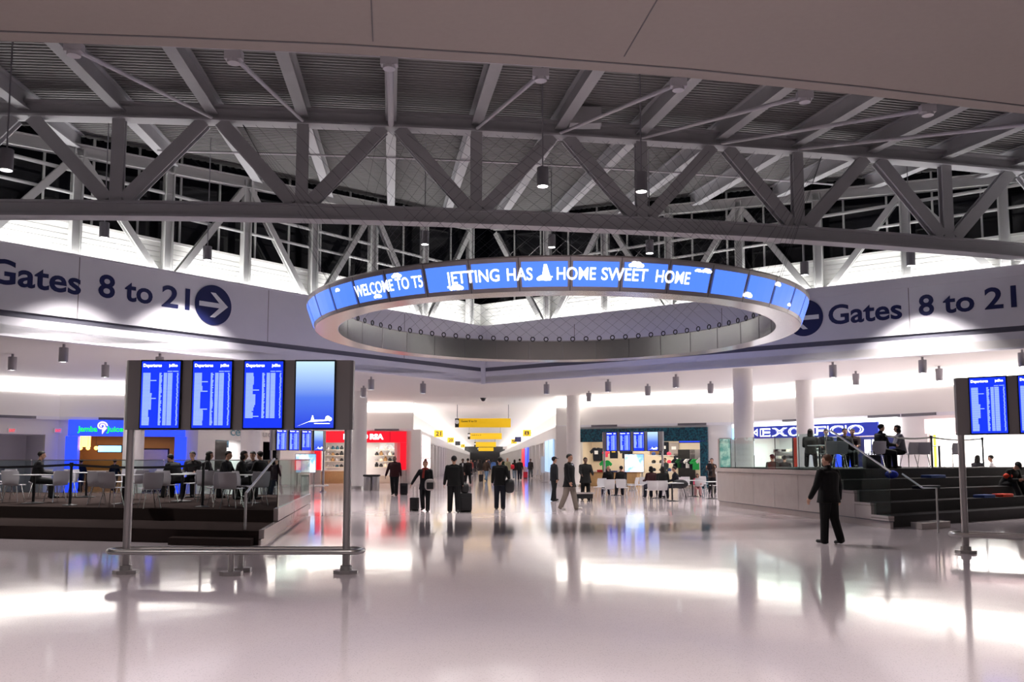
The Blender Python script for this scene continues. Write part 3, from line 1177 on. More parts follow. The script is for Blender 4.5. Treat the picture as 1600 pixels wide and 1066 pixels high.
TBL = {}
m_ = MB(); m_.box(-.35, .35, -.35, .35, .715, .74)
TBL['square'] = m_.mesh('table_top', 'table_white', bevel=.006)
TBL['round'] = MB().lathe([(.36, .715), (.38, .728), (.36, .74)], 28).mesh('table_top', 'table_white', True)
TBL['col'] = MB().lathe([(.035, .02), (.035, .715)], 12).mesh('column', 'black', True)
TBL['foot'] = MB().lathe([(.27, 0), (.27, .012), (.06, .04), (.035, .05)], 24).mesh('foot', 'black', True)


def table(p, rz, label, group, shape='square', h=1.0):
    o = thing('cafe_table', label, 'table', p, rz, group)
    for k, nm in ((shape, 'table_top'), ('col', 'pedestal'), ('foot', 'base')):
        c = link(TBL[k], nm, o)
    return o


rnd = random.Random(11)
lt = [(-8, 740), (55, 741.6), (137, 737.4), (195, 742), (286, 740.5), (391, 741.6), (300, 736)]
for i, (px, py) in enumerate(lt):
    p = P(px, py, ZPL + .74)
    p = PD(px, 718, min(p.y, 26.2)); p.z = ZPL
    lt[i] = p
    table(p, rnd.uniform(-.2, .2) - .15, 'small square dining table on the dark platform, ' + ORD[sorted([-8, 55, 137, 195, 286, 391, 300]).index(px)] + ' from the left', 'platform tables')
lc = [(-10, 746, 10), (24, 747, 5), (64, 741.5, 170), (89, 747, 60), (122, 743, -40), (154, 748, 20), (177, 750, -8), (197, 738, 180), (214, 745, 60), (236, 751, 40), (263, 747, -10), (251, 736.5, 180),
      (306, 745, 65), (324, 747, 10), (343, 750, 40), (364, 751, -8), (384, 748, -50), (404, 749, 35), (8, 739, 170), (275, 738.5, 185), (345, 739, 175), (372, 739.5, 185), (108, 738, 190)]
rows = {}
for px, py, rz in lc: rows.setdefault(py >= 744.5, []).append(px)
lcp = []
for px, py, rz in lc:
    p = P(px, py, ZPL + .64)
    p = PD(px, 718, min(p.y, 26.0 + .5 * (px % 3) / 2)); p.z = ZPL
    fr = py >= 744.5
    lcp.append(p)
    chair(p, R(rz), 'grey', 'pale grey shell chair on the dark platform, ' + ('front' if fr else 'rear') + ' row, ' + ORD[sorted(rows[fr]).index(px)] + ' from the left', 'platform chairs')

# chairs and tables on the terrazzo before the teal shop
mc = [(937, 754.5, 150), (950, 757, 10), (972, 755.5, -20), (988, 752.5, 60), (1003, 752, 150), (1018, 758.6, 5), (1034, 758.4, -5), (1060, 752, 30), (1071, 751.5, 170), (1090, 753.5, 10), (1098, 750.5, 180), (1118, 752.5, 100)]
for i, (px, py, rz) in enumerate(mc):
    p = P(px, py, .64); p.z = 0
    mc[i] = p
    chair(p, R(rz), 'white', 'white shell chair on the shiny floor before the teal shop, ' + ORD[i] + ' from the left', 'cafe chairs')
for i, (px, py) in enumerate(((963, 749.5), (1026, 752), (1050, 754.5), (1082, 750.5), (1112, 752.5))):
    p = P(px, py, .74); p.z = 0
    table(p, .3, 'white cafe table on the shiny floor before the teal shop, ' + ORD[i] + ' from the left', 'cafe tables', 'square')

# ================================================================ RIGHT STONE PLATFORM
ZPR = 1.40
TR = 0.28
D1, D0 = P(1398, 827, 0), P(1127, 790, 0)
wdir = (D0 - D1).normalized()
fd = Vector((0.83, 0.56, 0)).normalized()
wn = Vector((wdir.y, -wdir.x, 0))
if wn.x > 0: wn = -wn                    # towards the hall
LW = (D0 - D1).length
o = thing('stone_platform', 'high platform with five dark carpeted seating tiers behind a pale stone wall', 'platform', D1)
for i in range(5):
    a = D1 + wdir * (0.3 + .72 * i)
    b = a + fd * 14
    MB().prism([(a.x, a.y), (b.x, b.y), (21.2, 33.4), (D0.x, D0.y)], TR * i, TR * (i + 1)).build('tier', 'carpet_grey', o, world=True)
sw = lambda px: PL(px, 760, D1, D0)[0]


def side_slab(mb, s0, s1, z0, z1, th=.14, off=0.0):
    a, b = D1 + wdir * s0, D1 + wdir * s1
    mb.obox((a + b) / 2 + wn * (th / 2 + off) + Vector((0, 0, (z0 + z1) / 2)), (b - a) / 2, wn * th / 2, (0, 0, (z1 - z0) / 2))


mb = MB()
sT = 3.05
side_slab(mb, .05, LW, 0, .17, .08)
ss = [0, 0.75, 1.5, 2.25, 3.0]
edges = [sT + (LW - sT) * i / 5 for i in range(6)]
for a, b in zip(edges, edges[1:]):
    side_slab(mb, a + .006, b - .006, .185, 1.22)
side_slab(mb, sT, LW + .06, 1.235, 1.37, .17)
for i in range(4):
    s0, s1 = .0 + .76 * i, .0 + .76 * (i + 1)
    side_slab(mb, s0 + .006, s1 - .006, .185, TR * (i + 1) - .04)
    side_slab(mb, s0, s1 - .004, TR * (i + 1) - .03, TR * (i + 1) + .03, .16)
mb.build('stone_wall', 'stone', o, world=True)
mb = MB()
side_slab(mb, .03, LW, .16, .19, .10)
side_slab(mb, sT, LW, 1.21, 1.24, .12)
mb.build('joint_line', 'reveal_dark', o, world=True)
o = thing('step_block', 'grey stone step at the foot of the stone platform tiers', 'step', P(1450, 834, 0))
a = D1 + wdir * -.12 + fd * .55
q = [a, a + fd * 1.25, a + fd * 1.25 - wdir * .45, a - wdir * .45]
MB().prism([(p.x, p.y) for p in q], 0, .16).build('tread', 'stone', o, world=True, bevel=.01)
# glass on the wall
for i in range(5):
    a = D1 + wdir * (edges[i] + .015) + wn * .08
    b = D1 + wdir * (edges[i + 1] - .015) + wn * .08
    glass_panel('glass_railing', 'greenish glass pane on top of the stone wall, ' + ORD[i] + ' counted from the steps', a, b, 1.37, 2.42, 'glass', 0)
o = thing('stair_glass', 'stepped glass guard with slanted steel handrail beside the seating tiers', 'glass railing', D1)
a0 = D1 + wn * .07
f = lambda s, z, t: a0 + wdir * s + wn * t + Vector((0, 0, z))
pl = [(.02, .31), (.74, .31), (.74, .60), (1.5, .60), (1.5, .88), (2.26, .88), (2.26, 1.16), (3.0, 1.16), (3.0, 2.42), (2.7, 2.42), (.02, 1.35)]
mb = MB()
mb.add([f(s, z, .006) for s, z in pl] + [f(s, z, -.006) for s, z in pl], [tuple(range(11)), tuple(range(21, 10, -1))] + [(i, (i + 1) % 11, 11 + (i + 1) % 11, 11 + i) for i in range(11)])
mb.build('pane', 'glass', o, world=True)
MB().tube([f(3.0, 2.46, 0), f(2.7, 2.46, 0), f(.02, 1.40, 0), f(-.02, 1.36, 0)], .025, 10).build('rail', 'steel', o, world=True, smooth=True)
o = thing('handrail', 'low steel handrail with one post beside the stone step', 'handrail', P(1466, 832, 0))
h0 = P(1466, 833, 0)
MB().tube([h0, h0 + Vector((0, 0, 1.02)), h0 + wdir * .5 + Vector((0, 0, 1.0)), h0 + wdir * 1.3 + Vector((0, 0, 1.32))], .022, 10).build('rail', 'steel', o, world=True, smooth=True)
# stanchions and furniture on the upper floor
r1, r2 = P(1457, 731.5, ZPR), P(1537, 730.6, ZPR)
stanchion('black belt stanchion between the grey chairs on the stone platform', r1, P(1385, 732.5, ZPR))
stanchion('black belt stanchion right of the board post on the stone platform', r2, r1)
for px, py, rz, lab in ((1420, 710, 20, 'grey shell chair beside the woman in the pale top on the stone platform'), (1443, 710, -25, 'dark-looking shell chair left of the belt stanchion on the stone platform'),
                        (1489, 710, 15, 'grey shell chair beside the board post on the stone platform'), (1296, 706, 5, 'grey shell chair behind the glass, nearest to the white column'),
                        (1312, 706, -10, 'grey shell chair behind the glass, next to the standing dark group'), (1368, 706, 8, 'grey shell chair under the man with raised collar on the stone platform')):
    p = P(px, py if px > 1400 else 703, ZPR + .64) if False else PD(px, 718, 29.2 if px > 1480 else 28.2 if px > 1400 else 26.6)
    chair((p.x, p.y, ZPR), R(rz), 'grey', lab, 'stone platform chairs')
for px, D, lab in ((1468, 28.9, 'round bar table beside the belt stanchion on the stone platform'), (1388, 27.6, 'table where the two seated travellers talk on the stone platform'), (1281, 28.2, 'table behind the glass where the dark-coated group sits')):
    p = PD(px, 718, D)
    table((p.x, p.y, ZPR), 0, lab, 'stone platform tables', 'round')


def cushion(label, p, rz, m, sx=.62, sy=.34, sz=.09):
    o = thing('seat_cushion', label, 'cushion', p, rz, 'tier cushions')
    mb = MB(); mb.box(-sx / 2, sx / 2, -sy / 2, sy / 2, 0, sz)
    mb.build('pad', m, o, bevel=.02, smooth=True)


mat('cushion_blue', C8(50, 70, 125), .8); mat('cushion_orange', C8(205, 60, 35), .8); mat('cushion_navy', C8(20, 22, 40), .8); mat('cushion_azure', C8(35, 60, 190), .8)
rzf = math.atan2(fd.y, fd.x)
def tier_px(i, px, back=.2):
    a = D1 + wdir * (0.3 + .72 * i + back)
    return a + fd * PL(px, 760, a, a + fd)[0] + Vector((0, 0, TR * (i + 1)))


tier_pt = lambda i, d, back=.42: D1 + wdir * (0.3 + .72 * i + back) + fd * d + Vector((0, 0, TR * (i + 1)))
for lab, i, d, m, sx in (('blue seat cushion beside the orange one on the tiers', 1, 1537, 'cushion_blue', .62), ('orange seat cushion on the tiers by the sleeping traveller', 1, 1566, 'cushion_orange', .62),
                         ('long blue seat cushion on an upper tier left of the board post', 3, 1459, 'cushion_blue', .8), ('dark navy seat cushion on a middle tier behind the low handrail', 2, 1447, 'cushion_navy', .9)):
    cushion(lab, tier_px(i, d, .2), rzf, m, sx)
o = tag(MB().ball((0, 0, .12), .2, .13, .12).build('duffel_bag', 'cushion_azure', smooth=True), 'bright blue bag on the tiers behind the stair glass', 'bag')
o.location = tier_px(3, 1394, .35)

# ================================================================ SHOP FRONTS
class Fr:                               # a frame on a wall line: x along it, y into the shop
    def __init__(s, A, B):
        s.A, s.B = A, B
        s.u = (B - A).normalized()
        s.n = Vector((-s.u.y, s.u.x, 0))
        s.L = (B - A).length
        s.rz = math.atan2(s.u.y, s.u.x)

    def T(s, x, y, z=0.0):
        return s.A + s.u * x + s.n * y + Vector((0, 0, z))

    def px(s, px, py=700):
        return PL(px, py, s.A, s.B)

    def box(s, mb, x0, x1, y0, y1, z0, z1):
        c = s.T((x0 + x1) / 2, (y0 + y1) / 2, (z0 + z1) / 2)
        return mb.obox(c, s.u * (x1 - x0) / 2, s.n * (y1 - y0) / 2, (0, 0, (z1 - z0) / 2))


FA, FB, FC_, FD = Fr(WL[0], WL[1]), Fr(WL[1], WL[2]), Fr(WL[2], WL[3]), Fr(WL[4], WL[5])
FE = Fr(WL[3], WL[4])
GA, GB, GC, GD = (Fr(a, b) for a, b in zip(WR, WR[1:]))
WN = [0]


def lower_wall(fr, holes, name, m='white_paint'):
    """holes: (x0, x1, ztop)"""
    mb = MB()
    x = 0.0
    for a, b, zt in sorted(holes):
        if a > x: fr.box(mb, x, a, 0, .25, 0, ZS)
        if zt < ZS: fr.box(mb, a, b, 0, .25, zt, ZS)
        x = b
    if x < fr.L: fr.box(mb, x, fr.L, 0, .25, 0, ZS)
    return struct(name, mb, m)


def room(fr, x0, x1, depth, zt, m, power, col, name, back=None):
    mb = MB()
    fr.box(mb, x0 - .1, x1 + .1, depth, depth + .1, 0, zt)
    mb.cur = 1
    fr.box(mb, x0 - .1, x0, .1, depth, 0, zt)
    fr.box(mb, x1, x1 + .1, .1, depth, 0, zt)
    fr.box(mb, x0 - .1, x1 + .1, .1, depth, zt, zt + .1)
    struct(name, mb, [back or m, m])
    if power:
        c = fr.T((x0 + x1) / 2, depth * .45, zt - .05)
        area('shop_ceiling_lamp', c, (x1 - x0) * .8, depth * .6, power, col, (0, 0, fr.rz))


def put(name, label, cat, fr, x, y, z, parts, group=None):
    """a thing on the wall frame; parts: (name, MB in local axes, material)"""
    o = thing(name, label, cat, fr.T(x, y, z), fr.rz, group)
    for nm, mb, m in parts: mb.build(nm, m, o)
    return o


def letters(name, label, fr, px0, px1, py_base, capz, body, m, off=.05, bold=.01, frame_local=None):
    a, z = fr.px(px0, py_base)
    b, z = fr.px(px1, py_base)
    mb = MB()
    w_ = b - a
    text_on(mb, body, 0, w_, 0, capz, lambda x, zz: (x, 0, zz), bold)
    o = mb.build(name, m)
    o.location = fr.T(a, -off, z)
    o.rotation_euler = (0, 0, fr.rz)
    return tag(o, label, 'sign lettering')


# left recess with an exit sign
x1, zt = FA.px(71, 677)
lower_wall(FA, [(FA.L - 18, x1, 2.9)], 'wall_left_lower')
mb = MB(); FA.box(mb, FA.L - 18, x1, 2.5, 2.7, 0, 3.0); FA.box(mb, x1, x1 + .1, .2, 2.7, 0, 3.0); FA.box(mb, FA.L - 18, x1 + .1, .2, 2.7, 2.9, 3.0)
struct('wall_left_recess', mb, 'fascia_grey')
for px, lab in ((18, 'red exit sign above the wide recess at the far left'), (90, 'dim red exit sign on the wall beside the juice bar')):
    x, z = FA.px(px, 676)
    bb = MB().box(-.18, .18, -.05, 0, 0, .24)
    tt = MB(); text_on(tt, 'EXIT', -.13, .13, .05, .14, lambda a, b: (a, -.056, b), .02)
    put('exit_sign', lab, 'sign', FA, x, -.02, z - .02, [('box', bb, 'letter_white'), ('lettering', tt, 'exit_red')])

# juice bar
xa, _ = FB.px(107); xb, _ = FB.px(289)
xa = max(xa, .15)
lower_wall(FB, [(xa, xb, 3.7)], 'wall_left_lower_2')
room(FB, xa + .1, xb - .1, 3.2, 3.0, 'warm_wall', 55, (1, .72, .4), 'wall_juice_bar')
o = thing('juice_bar_front', 'glowing blue shop portal with green neon name and swirl', 'shop front', FB.T((xa + xb) / 2, 0, 0), FB.rz)
hw = (xb - xa) / 2
MB().box(-hw, hw, -.3, .2, 2.85, 3.66).build('header', 'blue_lit', o)
for s in (-1, 1):
    x = s * (hw - .2)
    MB().box(x - .28, x + .28, -.4, .2, 0, 2.83).build('jamb', 'blue_lit', o)
wl = MB()
def jx_(px): return FB.px(px, 672)[0] - (xa + xb) / 2
fn = lambda x, z: (x, -.33, z)
text_on(wl, 'Jamba', jx_(123), jx_(154), 3.08, .27, fn, .03)
text_on(wl, 'Juice', jx_(168), jx_(194), 3.08, .27, fn, .03)
wl.build('neon_lettering', 'green_neon', o)
sw_ = MB()
cx = jx_(161)
pts = [(cx + .24 * (1 - i / 30) * math.cos(i * .42), -.35, 3.36 + .22 * (1 - i / 30) * math.sin(i * .42)) for i in range(26)]
sw_.tube(pts, .035, 6)
sw_.tube([(cx + .16, -.35, 3.3), (cx + .06, -.35, 3.12), (cx + .02, -.35, 2.95)], [.09, .06, .01], 8)
sw_.build('swirl', 'pink_lit', o)
for px, lab in ((121, 'orange glowing lamp inside the juice bar, left one'), (133, 'orange glowing lamp inside the juice bar, middle one'), (146, 'orange glowing lamp inside the juice bar, right one')):
    x, z = FB.px(px, 700)
    put('hanging_lamp', lab, 'lamp', FB, x, .8, z, [('globe', MB().ball((0, 0, 0), .10), 'orange_lit'), ('cord', MB().tube([(0, 0, .1), (0, 0, 3.0 - z)], .008, 5), 'black')])
x, z = FB.px(126, 698); put('glowing_panel', 'bright cream light panel in the corner of the juice bar', 'light panel', FB, x, 1.2, z, [('panel', MB().box(-.25, .25, 0, .05, 0, .55), 'orange_lit')])
for px, wd, lab in ((165, .55, 'rounded white and blue menu screen above the juice counter'), (196, .3, 'second blue menu screen half behind the white column')):
    x, z = FB.px(px, 706)
    put('menu_screen', lab, 'screen', FB, x, 1.3, z, [('casing', MB().box(-wd - .04, wd + .04, .02, .1, -.04, .36), 'black'), ('display', MB().box(-wd, wd, 0, .02, 0, .32), 'cyan_lit')])
x, z = FB.px(165, 720)
put('counter', 'pale serving counter inside the juice bar', 'counter', FB, x, 1.9, 0, [('body', MB().box(-1.5, 1.5, 0, .5, 0, 1.05), 'wood'), ('top', MB().box(-1.6, 1.6, -.1, .55, 1.05, 1.1), 'cream')])
x, z = FB.px(241, 720)
put('roller_panel', 'cream panel in a black frame inside the blue portal', 'panel', FB, x, .6, 0, [('frame', MB().box(-.66, .66, 0, .08, 0, 2.25), 'black'), ('panel', MB().box(-.58, .58, -.02, .0, .1, 2.18), 'cream')])

# white wall with two openings
h1a, h1b = FC_.px(336)[0], FC_.px(377)[0]
h2a, h2b = FC_.px(411)[0], FC_.px(438)[0]
lower_wall(FC_, [(h1a, h1b, 2.75), (h2a, h2b, 2.75)], 'wall_left_lower_3')
lower_wall(FE, [], 'wall_left_lower_4')
room(FC_, h1a, h1b, 2.2, 2.75, 'white_paint', 70, (1, 1, 1), 'wall_teal_kiosk')
room(FC_, h2a, h2b, 1.5, 2.75, 'black', 0, (1, 1, 1), 'wall_dark_doorway')
x, z = FC_.px(359, 698)
put('kiosk_sign', 'teal lit panel inside the small white kiosk behind the diners', 'sign', FC_, x, .5, z, [('panel', MB().box(-.8, .8, 0, .05, -.05, .36), 'mosaic_teal'), ('text_line', MB().box(-.5, .5, -.01, 0, .12, .2), 'white_lit')])
x, z = FC_.px(342, 720)
put('door_leaf', 'dark door panel at the side of the small white kiosk', 'door', FC_, x, .05, 0, [('panel', MB().box(-.9, .9, 0, .06, 0, 2.7), 'black_gloss')])
for k in range(3):
    put('shelf', 'lit white product shelf in the small kiosk, ' + ('lowest', 'middle', 'topmost')[k] + ' one', 'shelf', FC_, x + 2.2, 1.7, .6 + .5 * k, [('board', MB().box(-.9, .9, 0, .35, 0, .04), 'white_paint')])
mat('letter_teal', (.02, .18, .26), .4)
mat('letter_grey', (.34, .34, .35), .4)
letters('shop_lettering', 'teal lettering on the white wall below the first board', FC_, 359, 377, 681.5, .5, 'cel', 'letter_teal')
letters('shop_lettering', 'grey lettering on the white wall beside the small departures board', FC_, 409, 440, 684.5, .42, 'ucasi', 'letter_grey')
x, z = FC_.px(404, 701)
put('wall_notice', 'small dark red notice on the wall behind the platform', 'sign', FC_, x, -.02, z, [('plate', MB().box(-.25, .25, -.02, 0, 0, .42), 'red_lit')])

# red shop
xa, xb = max(.05, FD.px(493)[0]), FD.px(635)[0]
lower_wall(FD, [(xa, xb, 3.62)], 'wall_left_lower_5')
room(FD, xa + .1, xb - .1, 3.5, 3.0, 'white_paint', 130, (1, .98, .9), 'wall_red_shop')
hw = (xb - xa) / 2
mid = (xa + xb) / 2
o = thing('red_shop_front', 'red lit shop front with white glowing letters beside the litter bin', 'shop front', FD.T(mid, 0, 0), FD.rz)
MB().box(-hw, hw, -.25, .2, 2.85, 3.6).build('header', 'red_lit', o)
for s in (-1, 1): MB().box(s * (hw - .2) - .2, s * (hw - .2) + .2, -.25, .2, .95, 2.84).build('jamb', 'red_lit', o)
for s in (-1, 1): MB().box(s * (hw - .2) - .2, s * (hw - .2) + .2, -.2, .2, 0, .95).build('jamb_foot', 'stone', o)
tt = MB()
xx = lambda px: FD.px(px, 683)[0] - mid
text_on(tt, 'BO', xx(538), xx(553), 3.08, .36, lambda x, z: (x, -.28, z), .05)
text_on(tt, 'O', xx(566), xx(576), 3.08, .36, lambda x, z: (x, -.28, z), .05)
text_on(tt, 'RSA', xx(579), xx(600), 3.08, .36, lambda x, z: (x, -.28, z), .05)
tt.build('glowing_letters', 'white_lit', o)
sm = MB()
for px in (545, 610): sm.box(xx(px) - .012, xx(px) + .012, -.258, -.25, 2.85, 3.6)
sm.build('panel_seam', 'black', o)
x, z = FD.px(512, 740)
put('display_counter', 'wooden display counter in the red shop left of the white column', 'counter', FD, x + .6, .5, 0, [('body', MB().box(-1.4, 1.4, 0, .6, 0, .85), 'wood'), ('top', MB().box(-1.45, 1.45, -.03, .63, .85, .9), 'cream')])
x2, z = FD.px(605, 740)
put('display_counter', 'low cream display plinth in the red shop window behind the walking man', 'counter', FD, x2, .4, 0, [('body', MB().box(-1.0, 1.0, 0, .5, 0, .55), 'cream')])
rnd = random.Random(8)
mats_item = ['black', 'mosaic_teal', 'cream', 'stone', 'black', 'post_metal', 'warm_wall']
lv = ('bottom', 'second', 'third', 'top')
for sx_, nm in ((FD.px(518)[0], 'left part'), (FD.px(597)[0], 'window')):
    for k in range(4):
        z = 1.1 + .42 * k
        put('shelf', 'display shelf in the red shop, ' + nm + ', ' + lv[k] + ' level', 'shelf', FD, sx_, 2.6, z, [('board', MB().box(-1.0, 1.0, 0, .5, 0, .03), 'cream')])
        for j in range(6):
            h = rnd.uniform(.16, .36)
            px_ = -.8 + .32 * j
            mb = MB().lathe([(.08, 0), (.14, .02), (.13, h * .6), (.07, h * .75), (.07, h)], 8)
            o = mb.build('gift_item', rnd.choice(mats_item))
            o.location = FD.T(sx_ + px_, 2.8, z + .03)
            tag(o, 'small gift item in the red shop ' + nm + ', ' + lv[k] + ' shelf, ' + ORD[j] + ' from the left', 'gift', 'gifts in the red shop')
put('wall_mirror', 'pale wall panel with a looped drawing in the red shop window', 'panel', FD, FD.px(602, 700)[0], 3.3, 2.0, [('panel', MB().box(-.9, .9, 0, .04, 0, .9), 'letter_white'), ('loop', MB().tube([(-.1 + .25 * math.cos(i * .4), -.03, .5 + .3 * math.sin(i * .4)) for i in range(14)], .03, 5), 'fascia_grey')])

# lit panels on the corridor's corner
def cor_pt(D, fn, off): return Vector((fn(D) + off, D, 0))
mb_i = 0
for c in range(4):
    for r in range(3):
        d0, d1 = 61.4 + c * 2.7, 61.4 + (c + 1) * 2.7 - .12
        a, b = cor_pt(d0, CL, .06), cor_pt(d1, CL, .06)
        z0 = .95 + r * .85
        o = MB().obox((a + b) / 2 + Vector((0, 0, z0 + .4)), (b - a) / 2, (.04, 0, 0), (0, 0, .4)).build('light_panel', 'pink_lit')
        tag(o, 'pinkish lit wall panel at the corridor mouth, ' + ORD[c] + ' column, ' + ('bottom', 'middle', 'top')[r] + ' row', 'light panel', 'corridor light panels')
for d0, m, lab in ((98, 'red_lit', 'tall red poster on the right wall deep in the corridor'), (90, 'blue_lit', 'tall blue poster on the right wall deep in the corridor')):
    a, b = cor_pt(d0, CR, -.06), cor_pt(d0 + 6, CR, -.06)
    tag(MB().obox((a + b) / 2 + Vector((0, 0, 1.9)), (b - a) / 2, (.05, 0, 0), (0, 0, 1.0)).build('poster', m), lab, 'poster')
for c in range(2):
    a, b = cor_pt(56.2 + 4 * c, CR, -.06), cor_pt(59.8 + 4 * c, CR, -.06)
    tag(MB().obox((a + b) / 2 + Vector((0, 0, 1.9)), (b - a) / 2, (.05, 0, 0), (0, 0, 1.1)).build('light_panel', 'pale_blue_lit'), ('nearer' if c == 0 else 'further') + ' pale blue lit panel left of the column at the corridor mouth', 'light panel')

# teal mosaic shop
xa, xb = GA.px(884)[0], GA.px(1107)[0]
lower_wall(GA, [(xa, xb, 3.55)], 'wall_right_lower')
room(GA, xa + .1, xb - .1, 4.0, 3.2, 'cream', 170, (1, .93, .78), 'wall_teal_shop')
mid, hw = (xa + xb) / 2, (xb - xa) / 2
o = thing('teal_shop_front', 'shop front clad in dark teal mosaic behind the cafe tables', 'shop front', GA.T(mid, 0, 0), GA.rz)
MB().box(-hw, hw, -.2, .2, 2.75, 3.55).build('header', 'mosaic_teal', o)
MB().box(hw - .45, hw, -.2, .2, 0, 2.74).build('jamb', 'mosaic_teal', o)
gx = lambda px, py=700: GA.px(px, py)


def tshirt(s=1.0):
    pts = [(-.18, 0), (.18, 0), (.19, .38), (.30, .30), (.38, .42), (.2, .6), (.08, .62), (0, .58), (-.08, .62), (-.2, .6), (-.38, .42), (-.30, .30), (-.19, .38)]
    mb = MB(); n = len(pts)
    a = [(x * s, -.05 if abs(x) < .2 else -.02, z * s) for x, z in pts]; b = [(x * s, .05 if abs(x) < .2 else .02, z * s) for x, z in pts]
    return mb.add(a + b, [tuple(range(n)), tuple(range(2 * n - 1, n - 1, -1))] + [(i, (i + 1) % n, n + (i + 1) % n, n + i) for i in range(n)])


mat('case_red', C8(190, 25, 50), .5); mat('shirt_green', C8(50, 190, 95), .8); mat('shirt_pink', C8(235, 70, 100), .8); mat('shirt_dark', C8(22, 28, 42), .8); mat('shirt_white', C8(240, 240, 242), .8); mat('shirt_dgreen', C8(20, 80, 45), .8); mat('shirt_yellow', C8(230, 190, 60), .8)
for px, py, y, s, m, lab in ((937, 735, 1.0, 1.15, 'shirt_green', 'bright green t-shirt on display behind the seated man'), (926, 712, 2.2, .7, 'shirt_pink', 'pink t-shirt on a shelf between two black hoodies'),
                             (911, 716, 2.2, 1.25, 'shirt_dark', 'black hoodie with white print beside the white column'), (937, 714, 2.4, 1.4, 'shirt_dark', 'black hoodie with colourful print in the teal shop'),
                             (957, 714, 2.2, 1.0, 'shirt_dark', 'dark t-shirt on the wall behind the first small screen'), (970, 724, 2.2, 1.1, 'shirt_dark', 'navy t-shirt beside the lit map stand'),
                             (1083, 730, 1.6, 1.0, 'shirt_dgreen', 'dark green shirt on the clothes rail'), (1077, 732, 1.4, 1.05, 'shirt_green', 'green shirt hanging left on the clothes rail'), (1090, 732, 1.2, 1.2, 'shirt_white', 'white t-shirt at the end of the clothes rail'), (1071, 731, 1.6, .95, 'shirt_dark', 'black shirt first on the clothes rail')):
    x, z = gx(px, py)
    o = put('display_shirt', lab, 'shirt', GA, x + (.0), y, max(z, .3) - .1, [('shirt', tshirt(s), m)])
    if 'print' in lab: MB().box(-.12, .12, -.065, -.05, .28 * s, .46 * s).build('print', 'letter_white' if 'white' in lab else 'shirt_yellow', o)
x, z = gx(950, 736)
put('display_counter', 'long wooden display table under the green shirt in the teal shop', 'counter', GA, x, .7, 0, [('body', MB().box(-1.6, 1.6, 0, .6, 0, .82), 'wood'), ('top', MB().box(-1.65, 1.65, -.04, .64, .82, .88), 'warm_wall')])
x, z = gx(1083, 727)
put('clothes_rail', 'black clothes rail with shirts at the right of the teal shop', 'rack', GA, x, 1.5, 0, [('bar', MB().tube([(-.9, 0, 1.5), (.9, 0, 1.5)], .02, 6), 'black'), ('upright', MB().tube([(-.9, 0, 0), (-.9, 0, 1.5)], .02, 6), 'black'), ('upright', MB().tube([(.9, 0, 0), (.9, 0, 1.5)], .02, 6), 'black')])
for j in range(9):
    x, z = gx(1048, 720)
    o = put('hanging_shirt', 'shirt hanging in the dense row inside the teal shop, ' + ORD[j] + ' from the left', 'shirt', GA, x - .6 + .26 * j, 2.9, 1.15, [('shirt', tshirt(.9), ('shirt_dark', 'shirt_dgreen', 'cushion_navy', 'shirt_white', 'shirt_dark', 'case_red', 'shirt_dark', 'shirt_green', 'stone')[j])], 'hanging row')
    o.rotation_euler = (0, 0, GA.rz + .9)
for j in range(7):
    x, z = gx(950, 736)
    put('folded_clothes', 'folded clothes on the wooden table in the teal shop, ' + ORD[j] + ' stack from the left', 'clothes', GA, x - 1.35 + .45 * j, 1.0, .88, [('pile', MB().box(-.17, .17, -.15, .15, 0, .10 + .05 * (j % 3)), ('shirt_white', 'case_red', 'shirt_dark', 'cushion_blue', 'shirt_white', 'shirt_pink', 'shirt_dark')[j])], 'folded stacks')
for j, (px, py, m) in enumerate(((897, 712, 'shirt_dark'), (990, 700, 'warm_wall'), (1005, 702, 'shirt_dark'), (1022, 703, 'stone'), (946, 702, 'cushion_navy'), (1030, 722, 'shirt_dark'))):
    x, z = gx(px, py)
    put('wall_display', 'display panel on the rear wall of the teal shop, ' + ORD[sorted((897, 990, 1005, 1022, 946, 1030)).index(px)] + ' from the left', 'display panel', GA, x, 3.9, z - .35, [('panel', MB().box(-.32, .32, 0, .06, 0, .85), m), ('print', MB().box(-.15, .15, -.02, 0, .4, .6), 'shirt_white')], 'wall displays')
x, z = gx(1081, 691)
put('hanging_screen', 'blue lit screen hanging under the teal mosaic header', 'screen', GA, x, .1, z, [('casing', MB().box(-.82, .82, .03, .1, -.04, .34), 'black'), ('display', MB().box(-.78, .78, 0, .03, 0, .3), 'blue_lit'), ('text_line', MB().box(-.5, .5, -.01, 0, .1, .2), 'white_lit')])
x, z = gx(1084, 713)
put('oval_sign', 'blue oval sign on the rear wall of the teal shop', 'sign', GA, x, 3.6, z, [('disc', MB().lathe([(0, -.03), (.5, -.03), (.5, .03), (0, .03)], 20), 'blue_lit')]).rotation_euler = (math.pi / 2, 0, GA.rz)
for px, lab in ((1043, 'dark doorway panel in the rear wall of the teal shop'), (1063, 'grey screen on the rear wall of the teal shop')):
    x, z = gx(px, 717)
    put('rear_panel', lab, 'panel', GA, x, 3.85, 1.2 if 'grey' in lab else .1, [('panel', MB().box(-.55, .55, 0, .05, 0, 1.1 if 'grey' in lab else 2.2), 'post_metal' if 'grey' in lab else 'black')])
